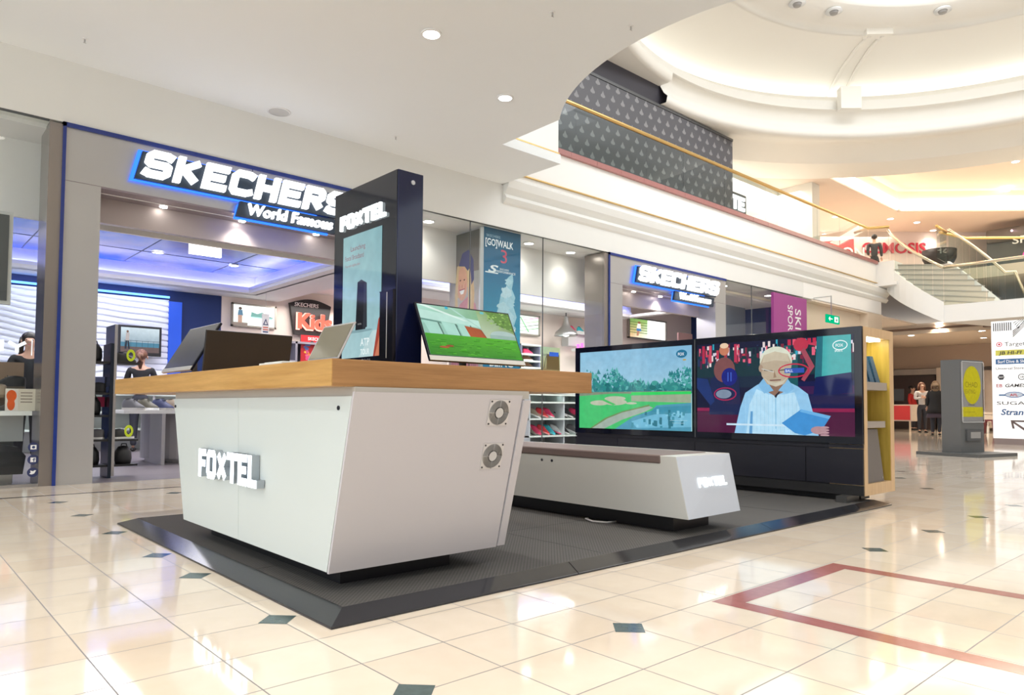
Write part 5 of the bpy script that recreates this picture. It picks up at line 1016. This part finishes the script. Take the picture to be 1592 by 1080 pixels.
def tv(ya,yb,za,zb_,fn,label):
    p=Pic((wx-.001,ya,za),(0,yb-ya,0),(0,0,zb_-za)); fn(p); o=p.build('television_screen',screen_m,t); o['label']=label
tv(4.99,3.645,.52,1.292,golf,'left screen showing a golf course by water'); tv(3.59,2.235,.52,1.288,crowd,'right screen showing a grey-haired man in a blue shirt reading a sheet')
MB().box(wx-.0003,wx+.0,3.61,3.62,.47,1.34).build('screen_joint',dgrey,t)
# ================================================================== PEOPLE
skin_m=P('skin',(.62,.36,.26),.5); hair_br=P('hair_brown',(.14,.055,.03),.5,bump=.6,nscale=90); hair_dk=P('hair_dark',(.02,.014,.012),.45,bump=.6,nscale=90); hair_bl=P('hair_dark_blonde',(.26,.17,.10),.5,bump=.6,nscale=90)
def skin(name,nodes,edges,mat,parent,sub=1,root=None):
    names=list(nodes); me=bpy.data.meshes.new(name); me.from_pydata([nodes[k][0] for k in names],[(names.index(a),names.index(b)) for a,b in edges],[]); o=bpy.data.objects.new(name,me); COL.objects.link(o)
    m=o.modifiers.new('s','SKIN'); m.use_smooth_shade=True; m.branch_smoothing=.6; sb=o.modifiers.new('d','SUBSURF'); sb.levels=sub; sb.render_levels=sub
    if not me.skin_vertices: 
        me.attributes  # layer is made with the modifier
    sv=me.skin_vertices[0].data
    for i,k in enumerate(names): r=nodes[k][1]; r=r if isinstance(r,tuple) else (r,r); sv[i].radius=r; sv[i].use_root=(k==(root or names[0]))
    dg=bpy.context.evaluated_depsgraph_get(); dg.update(); m2=bpy.data.meshes.new_from_object(o.evaluated_get(dg)); bpy.data.objects.remove(o); bpy.data.meshes.remove(me)
    m2.name=name; m2.materials.clear(); m2.materials.append(mat)
    for p in m2.polygons: p.use_smooth=True; p.material_index=0
    r=bpy.data.objects.new(name,m2); COL.objects.link(r); r.parent=parent; return r
def person(label,loc,rz,h,top,legs,hair,arms,long_hair=True,skirt=None,coat=None,shoes=black,lean=0,stride=.0,ponytail=False):
    t=thing('person',(0,0,0),label,'person'); H=h
    def v(x,y,z): return (x*H,(y+max(0,z-.5)*lean)*H,z*H)
    def build(g,parts,torso=True):
        n={};e=[]
        R=lambda r:r*H+g
        if 'torso' in parts:
            n.update(pelvis=(v(0,0,.52),R(.062)),waist=(v(0,0,.60),R(.056)),chest=(v(0,.0,.72),R(.066)),uchest=(v(0,0,.79),R(.052))); e+=[('pelvis','waist'),('waist','chest'),('chest','uchest')]
        if 'head' in parts:
            n.update(neck=(v(0,.005,.85),.029*H),jaw=(v(0,.018,.885),.040*H),head=(v(0,.014,.925),.048*H),crown=(v(0,.005,.955),.042*H)); e+=[('uchest','neck'),('neck','jaw'),('jaw','head'),('head','crown')]
            n['nose']=(v(0,.072,.915),.008*H); e.append(('head','nose'))
        for s,(el,wr,hd) in zip((-1,1),arms):
            k=str(s)
            if 'arm' in parts:
                n['sh'+k]=(v(s*.098,0,.80),R(.03)); n['el'+k]=(v(*el),R(.023)); n['wr'+k]=(v(*wr),R(.016)); e+=[('uchest','sh'+k),('sh'+k,'el'+k),('el'+k,'wr'+k)]
            if 'hand' in parts:
                W_=Vector(wr);Hd=Vector(hd);d=(Hd-W_).normalized(); side=d.cross(Vector((0,1,0)) if abs(d.y)<.7 else Vector((1,0,0))).normalized()
                pl=W_+d*.03; n['palm'+k]=(v(*pl),(.02*H,.011*H)); e.append(('wr'+k,'palm'+k))
                for j in range(4):
                    a=pl+d*.024+side*(.012*(j-1.5)*.8); b=a+d*(.022 if j in(1,2) else .018); c=b+d*.016+Vector((0,.006,0))
                    n['f%d'%j+k]=(v(*a),.0052*H); n['g%d'%j+k]=(v(*b),.0047*H); n['h%d'%j+k]=(v(*c),.004*H); e+=[('palm'+k,'f%d'%j+k),('f%d'%j+k,'g%d'%j+k),('g%d'%j+k,'h%d'%j+k)]
                a=pl-side*.02+d*.004; b=a-side*.006+d*.018; n['ta'+k]=(v(*a),.006*H); n['tb'+k]=(v(*b),.005*H); e+=[('palm'+k,'ta'+k),('ta'+k,'tb'+k)]
            if 'leg' in parts:
                n['hip'+k]=(v(s*.048,0,.47),R(.046)); n['kn'+k]=(v(s*.052,.01+s*stride*.5,.275),R(.034)); n['an'+k]=(v(s*.052,s*stride,.05),R(.021)); e+=[('pelvis','hip'+k),('hip'+k,'kn'+k),('kn'+k,'an'+k)]
            if 'foot' in parts: n['toe'+k]=(v(s*.06,s*stride+.075,.022),(.02*H,.014*H)); e.append(('an'+k,'toe'+k))
        return n,e
    n,e=build(-.012,('torso','head','arm','hand','leg','foot')); skin('body',n,e,skin_m,t,2,'pelvis')
    n,e=build(.014,('torso','arm')); skin('top',n,e,top,t,1,'pelvis')
    n,e=build(.012,('leg',)); n['pelvis']=(v(0,0,.54),.076*H); n['belt']=(v(0,0,.60),.062*H); e.append(('pelvis','belt')); e=[x for x in e if x[0] in n and x[1] in n]; skin('trousers',n,e,legs,t,1,'pelvis')
    if skirt: MB().lathe([(.085*H,.60*H),(.10*H,.5*H),(.135*H,.40*H),(.16*H,.32*H),(.14*H,.33*H)],0,0,n=24).build('skirt',skirt,t,True)
    if coat: MB().lathe([(.05*H,.83*H),(.105*H,.79*H),(.11*H,.7*H),(.10*H,.6*H),(.13*H,.48*H),(.16*H,.40*H),(.15*H,.41*H)],0,-.005*H,n=24).build('coat',coat,t,True)
    for s in (-1,1): MB().ell(((s*.056)*H,(s*stride+.035)*H,.02*H),(.026*H,.072*H,.02*H)).build('shoe',shoes,t,True)
    hb=MB(); y=lean*.43
    hb.ell((0,(y-.012)*H,.945*H),(.056*H,.062*H,.052*H))
    if long_hair: hb.tube([(0,(y-.04)*H,.95*H),(0,(y-.055)*H,.90*H),(0,(y-.06)*H,.84*H),(0,(y-.055)*H,.77*H)],[.045*H,.055*H,.055*H,.03*H],12); [hb.tube([(s*.045*H,(y-.0)*H,.95*H),(s*.055*H,(y-.005)*H,.88*H),(s*.055*H,(y-.01)*H,.80*H)],[.018*H,.02*H,.012*H],8) for s in (-1,1)]
    if ponytail: hb.tube([(0,(y-.06)*H,.955*H),(0,(y-.10)*H,.93*H),(0,(y-.10)*H,.86*H),(0,(y-.085)*H,.80*H)],[.02*H,.03*H,.028*H,.01*H],10)
    hb.build('hair',hair,t,True)
    for s in (-1,1): MB().ell((s*.02*H,(y+.064)*H,.928*H),(.006*H,.004*H,.004*H),8,6).build('eye',black,t,True); MB().ell((s*.052*H,(y+.008)*H,.918*H),(.006*H,.012*H,.018*H),8,6).build('ear',skin_m,t,True)
    MB().ell((0,(y+.062)*H,.892*H),(.015*H,.005*H,.004*H),8,6).build('mouth',P('lips',(.5,.12,.12),.4),t,True)
    t.location=loc; t.rotation_euler=(0,0,rz); return t
down=[((-.125,-.01,.655),(-.135,.03,.53),(-.137,.04,.45)),((.125,-.01,.655),(.135,.03,.53),(.137,.04,.45))]
folded=[((-.13,.02,.665),(-.04,.10,.70),(.03,.11,.715)),((.13,.02,.665),(.04,.11,.68),(-.03,.115,.69))]
reach=[((-.13,.03,.67),(-.12,.14,.66),(-.11,.20,.66)),((.13,.03,.67),(.12,.14,.66),(.11,.20,.66))]
blk_cl=P('cloth_black',(.012,.012,.015),.8); wh_cl=P('cloth_white',(.55,.52,.52),.8,noise=.2,nscale=30); dk_je=P('denim_dark',(.03,.032,.045),.8); red_cl=P('cloth_red',(.5,.02,.02),.7); pl_cl=P('cloth_plum',(.07,.05,.075),.8)
vang=math.atan2(.746,.665)
person('person in a white top and dark trousers, smiling, facing the camera',(25.6,8.35,0),vang+PI/2-.2,1.66,wh_cl,dk_je,hair_br,folded)
person('person in a black coat and flared skirt seen from behind with long hair',(23.2,7.2,0),vang-PI/2-.5,1.60,blk_cl,dk_je,hair_bl,down,skirt=pl_cl,coat=blk_cl)
person('person in a red top mostly hidden behind the two people chatting',(28.9,9.75,0),vang+PI/2+.6,1.66,red_cl,dk_je,hair_dk,down,long_hair=False)
person('person in a dark suit standing behind the gallery glass, seen from behind',(22.3,8.5,4.55),vang-PI/2-.4,1.45,P('suit_charcoal',(.035,.035,.04),.7),blk_cl,hair_dk,[((-.125,-.01,.655),(-.10,.07,.58),(-.05,.10,.56)),down[1]],long_hair=False)
person('person in a black shirt with a ponytail, back turned, behind the desk',(3.12,12.1,0),-.35,1.60,blk_cl,dk_je,P('hair_auburn',(.17,.075,.045),.5,bump=.5,nscale=80),reach,long_hair=False,ponytail=True)
tag(text('shirt_print','STAFF',(3.02,11.93,1.15),(1,0,0),(0,0,1),.05,white,None,.002,.02),'white block print across the back of the black shirt','print') if 0 else None
person('person with long dark hair smiling behind the left window display',(1.42,10.4,0),PI-.14,1.62,blk_cl,blk_cl,hair_dk,reach)
# ================================================================== RIGHT SIDE: PASSAGE AND FAR SHOPS
struct(MB().box(15.9,19.0,7.62,7.8,0,3.24).box(19.0,19.9,7.42,7.8,0,3.24).build('wall_passage',P('passage_cream',(.70,.58,.45),.6,noise=.02),keep=True))
struct(MB().box(15.9,20.0,7.43,9.5,3.2,3.25).box(20.0,31,7.5,16,3.2,3.25).box(22.7,31,-9,7.5,3.2,3.25).build('ceiling',P('passage_ceiling',(.74,.63,.52),.7),keep=True))
struct(MB().box(30.8,31,-9,16,0,2.5).box(24.5,31,12.9,13.1,0,3.2).box(30.4,31,-9,16,2.35,3.2).build('wall_far',P('far_taupe',(.50,.38,.29),.7,noise=.04),keep=True))
struct(MB().box(22.7,22.9,-2,11.5,2.95,3.2).build('trim_9',P('bulkhead_beige',(.62,.50,.38),.7),keep=True),'beige bulkhead across the passage ceiling')
tag(MB().cyl((22.6,9.75,3.08),(22.6,5.7,3.08),.035,n=10).box(22.5,22.69,5.6,5.8,3.0,3.2).build('curtain_rail',P('rail_brown',(.14,.085,.06),.4)),'long brown rail with a square end block under the passage ceiling','rail')
for x,y in ((22.6,6.9),(25.5,6.6),(25.5,8.6),(28,7.2),(22.6,9.2)): dl(x,y,3.2,'round downlight in the passage ceiling beyond the media wall','downlights in the passage ceiling',.09,190,(1,.86,.68))
for x,y in ((20.8,9.0),(22.2,8.0),(23.2,7.62),(24.6,7.62),(26.0,7.62),(18.0,8.6)): dl(x,y,6.36,'round downlight in the flat ceiling of the upper gallery','downlights in the gallery ceiling',.08,30,(1,.88,.74))
for x,y in ((19.6,5.6),(20.8,4.6),(21.6,3.0),(23.4,5.4),(24.6,4.0),(22.4,1.5)): dl(x,y,6.86,'small downlight inside the warm coffer of the upper gallery','downlights in the warm coffer',.08,30,(1,.86,.7))
area('gallery_light',(22.5,10,6.2),5,3,120,(1,.88,.76)); area('coffer_light',(22.5,3,6.8),4,6,160,(1,.86,.7)); area('gallery_light',(16,8.6,6.2),4,.6,45,(1,.95,.9))
# exit sign
t=thing('exit_sign',(16.0,7.0,2.72),'green running-man exit sign with a left arrow hanging in the passage','sign')
MB().box(15.70,16.34,7.0,7.04,2.66,2.84).build('box',E('exit_green',(.0,.36,.16),1.0),t); MB().box(15.98,16.0,7.02,7.04,2.84,3.28).box(15.98,16.0,7.04,7.44,3.26,3.28).build('hanger',steel,t)
MB().box(16.08,16.26,6.995,7.0,2.69,2.81).build('door_pictogram',ledletter if 0 else E('exit_white',(.9,1,.95),1),t)
MB().box(16.15,16.19,6.99,6.996,2.71,2.765).ell((16.17,6.992,2.785),(.014,.003,.014)).box(16.12,16.22,6.99,6.996,2.74,2.75).build('running_figure',P('exit_dark_green',(.0,.2,.1),.5),t)
MB().box(15.83,15.97,6.995,7.0,2.74,2.76).prism([(15.78,6.995,2.75),(15.85,6.995,2.80),(15.85,6.995,2.70)],(0,.004,0)).build('arrow',E('exit_arrow',(.9,1,.95),1),t)
# far shop furniture
t=thing('cabinet',(26.2,9.0,0),'red fronted low cabinet on pale legs beyond the media wall','cabinet')
MB().box(26.0,26.6,8.78,10.4,.36,.92).build('body',P('cabinet_cream',(.6,.5,.42),.5),t); MB().box(25.98,26.0,8.84,10.3,.40,.88).build('red_door',P('cabinet_red',(.55,.02,.015),.4),t)
for yy in (8.85,9.6,10.3): MB().box(26.05,26.1,yy,yy+.05,0,.36).build('leg',P('leg_pale',(.6,.48,.36),.5),t)
t=thing('monitor',(26.3,9.6,.92),'black monitor standing on the red fronted cabinet','screen'); MB().box(26.2,26.25,9.1,9.9,1.05,1.45).build('screen',black,t); MB().box(26.2,26.3,9.45,9.55,.921,1.1).build('stand',black,t)
t=thing('shop_facade',(30,8.7,0),'open brown shop interior with grey pelmet at the far end of the passage','shop')
MB().box(30.3,30.38,9.4,12.8,0,2.1).build('dark_opening',P('opening_brown',(.06,.035,.03),.6),t); MB().box(30.1,30.4,9.3,12.8,2.1,2.32).build('pelmet',P('pelmet_grey',(.36,.31,.27),.5,noise=.2,nscale=3),t); MB().box(30.1,30.4,8.9,9.3,0,2.35).build('pier',P('pier_cream',(.68,.58,.48),.6),t)
MB().box(30.2,30.38,7.3,8.9,.1,2.2).build('white_display',P('display_cream',(.62,.52,.44),.5,noise=.15,nscale=2),t); MB().box(30.1,30.38,5.0,7.3,1.65,2.3).build('patterned_pelmet',P('pelmet_brown',(.33,.28,.22),.5,noise=.4,nscale=5),t); MB().box(30.0,30.1,7.75,8.2,.75,1.5).build('leaning_panel',P('panel_brown',(.30,.17,.12),.5),t)
t=thing('table',(27.5,6.3,0),'cream table with tray tops beyond the grey totem','table'); MB().box(27,28.2,5.4,7.0,.62,.68).box(27.02,28.2,5.42,6.98,.36,.62).build('top',P('table_cream',(.7,.6,.5),.5),t)
for yy in (5.5,6.9): MB().box(27.1,27.16,yy-.03,yy+.03,0,.4).build('leg',white,t)
for i,yy in enumerate((6.25,6.7)):
    t=thing('stool',(26.5,yy,0),'maroon stool %s before the cream table'%('at right' if i==0 else 'at left'),'stool'); mr=P('stool_maroon',(.16,.03,.04),.4)
    MB().box(26.35,26.65,yy-.17,yy+.17,.40,.45).build('seat',mr,t)
    for a in (-1,1):
        for b in (-1,1): MB().hexa([(26.5+a*.19-.03,yy+b*.19-.03,0),(26.5+a*.19+.03,yy+b*.19-.03,0),(26.5+a*.19+.03,yy+b*.19+.03,0),(26.5+a*.19-.03,yy+b*.19+.03,0)],[(26.5+a*.12-.03,yy+b*.12-.03,.4),(26.5+a*.12+.03,yy+b*.12-.03,.4),(26.5+a*.12+.03,yy+b*.12+.03,.4),(26.5+a*.12-.03,yy+b*.12+.03,.4)]).build('leg',mr,t)
# totem
t=thing('totem_sign',(13.3,3.75,0),'dark grey totem sign with yellow oval poster standing on a square base','sign')
ang=math.radians(5)
tm=Matrix.Translation((12.93,3.66,0))@Matrix.Rotation(math.radians(-13),4,'Z')
def T(mb): return mb.xf(tm)
T(MB().box(-.18,.95,-.35,.62,0,.05)).build('base_plate',P('totem_grey',(.10,.105,.105),.4),t)
T(MB().box(0,.66,0,.30,.05,1.54)).build('body',P('totem_grey2',(.13,.135,.135),.35),t)
T(MB().box(.03,.63,-.004,0,.55,1.50)).build('poster_back',P('totem_poster',(.36,.33,.33),.3),t)
p=Pic(tm@Vector((.03,-.006,.56)),tm.to_3x3()@Vector((.60,0,0)),(0,0,.93)); ye=hexc('d8c814')
p.ell(.5,.62,.42,.33,ye,1,32); p.rect(0,.07,1,.24,ye,1); p.text('CHAD',.16,.58,.10,hexc('8a7a20'),3,-.01,1.0); p.text('SEATING',.14,.47,.075,hexc('8a7a20'),3,-.01,.8); p.text('store open now',.12,.14,.035,hexc('8a8020'),3,0,1.0); p.rect(.3,.27,.6,.28,hexc('6a5f2a'),2); p.build('poster',print_m,t)
T(MB().box(.02,.64,-.022,-.012,.54,1.51)).build('acrylic_cover',acr,t)
T(MB().box(.02,.64,-.024,-.022,.535,.545).box(.02,.64,-.024,-.022,1.505,1.515).box(.015,.025,-.024,-.022,.54,1.51).box(.635,.645,-.024,-.022,.54,1.51)).build('cover_edge',lgrey,t)
T(MB().box(.12,.54,-.03,0,.24,.42)).build('leaflet_tray',dgrey,t); T(MB().box(.22,.5,-.034,-.03,.28,.38)).build('tray_label',grey,t)
# directory board
t=thing('directory_board',(18.4,3.8,0),'large white directory board listing shop names with an arrow','board')
MB().box(18.3,18.5,1.5,4.56,.13,2.68).build('panel',P('board_white',(.9,.9,.9),.3,em=(1,1,1),es=.25),t); MB().box(18.31,18.49,1.55,4.55,0,.13).build('plinth',P('board_plinth',(.28,.22,.21),.4),t)
p=Pic((18.299,4.56,.13),(0,-1.2,0),(0,0,2.55)); gk=hexc('3a3838')
for k in range(9): p.rect(.03+.033*k,.915,.046+.033*k,.985,gk,1)
for k in range(8): a=.05+.09*k; x0,y0_=.36,.93; p.poly([(.34+.02*k,.97-.018*k),(.345+.02*k,.98-.016*k),(.44+.03*k,1-.0*k),(.42+.03*k,1)] if k<4 else [(.33,.90-.015*(k-4)),(.33,.91-.015*(k-4)),(.5+.02*k,1),(.48+.02*k,1)],gk,1)
p.ring(.12,.80,.045,.021,.012,hexc('d03050'),2); p.ell(.12,.80,.018,.0085,hexc('d03050'),2); p.text('Target',.20,.783,.036,gk,2,.0,1.1)
p.rect(.06,.705,.9,.75,hexc('d4d060'),1); p.text('JB HI-FI',.12,.713,.028,gk,2,.03,1.3,shear=.15)
p.rect(.06,.63,.9,.675,hexc('3a6aa0'),1); p.text('Surf Dive & Ski',.09,.64,.026,(.95,.97,1),2,.02,.9)
p.text('Universal Store',.06,.585,.02,gk,2,.01,1.15); p.ell(.14,.52,.055,.026,hexc('3a3e44'),1,6); p.text('DOTTI',.105,.514,.012,(1,1,1),2,.02,.9); p.ring(.45,.52,.055,.026,.012,gk,1); p.text('GB',.42,.512,.016,gk,2,.02)
p.text('EB',.06,.435,.028,hexc('b03a44'),2,.02,1.1); p.text('GAMES',.19,.435,.028,gk,2,.03,1.2,shear=.2); p.rect(.1,.36,.62,.375,hexc('6a8ab0'),1); p.ell(.33,.37,.14,.026,hexc('c8d4e4'),2); p.ring(.33,.37,.14,.026,.012,hexc('5a7ab0'),3); p.text('AFL',.27,.358,.022,hexc('c03040'),3,.03,1.1)
p.text('SUGAR',.06,.285,.03,gk,2,-.0,1.9); p.text('Strand',.12,.20,.05,hexc('3a5f90'),2,.03,1.1,shear=.2); p.poly([(.45,.24),(.72,.27),(.66,.19),(.6,.24)],hexc('5a80a8'),2)
p.poly([(.27,.155),(.52,.155),(.52,.14),(.33,.142),(.60,.045),(.56,.035),(.31,.13),(.33,.085),(.295,.085)],hexc('6a5a58'),2)
p.build('print',print_m,t)
# wall column beside the passage
t=None
# ================================================================== NEAR CEILING FITTINGS
def dln(x,y,lab,on=True):
    t=thing('downlight',(x,y,3.835),lab,'downlight'); MB().lathe([(.085,3.85),(.085,3.838),(.068,3.836)],x,y,n=32).build('rim',white,t,True); MB().cyl((x,y,3.849),(x,y,3.839),.068,n=32).build('lens',E('downlight_face',(1,1,1),5) if on else lgrey,t)
dln(4.67,5.30,'lit round downlight alone in the plain near ceiling')
t=thing('ceiling_speaker',(3.13,7.19,3.84),'flat round grey speaker grille in the near ceiling above the lit sign','speaker'); MB().lathe([(.12,3.85),(.12,3.842),(.105,3.84)],3.13,7.19,n=32).build('rim',white,t,True); MB().cyl((3.13,7.19,3.849),(3.13,7.19,3.842),.105,n=32).build('grille',P('grille_pale',(.6,.6,.58),.6),t)
for (x,y),w in zip(((1.26,6.88),(3.92,3.89),(4.43,6.94),(4.54,3.6)),('far left of the near ceiling above the entrance portal','top centre of the picture','above the black tower','by the edge of the round opening')):
    t=thing('sprinkler',(x,y,3.8),'small metal sprinkler, %s'%w,'sprinkler'); MB().cyl((x,y,3.85),(x,y,3.845),.022,n=14).build('escutcheon',white,t); MB().cyl((x,y,3.845),(x,y,3.82),.007,n=8).box(x-.012,x+.012,y-.002,y+.002,3.812,3.816).build('head',steel,t)
# lights set in the ceilings out of view, behind and beside the camera
for x in (-4,-1.5,1,3.4):
    for y in (-3,-.5,2.2,4.8):
        dl(x,y,3.85,'round downlight in the near ceiling out of the picture','downlights in the near ceiling',.07,78,(1,.96,.9))
tag(bpy.data.objects['camera']) if 0 else None
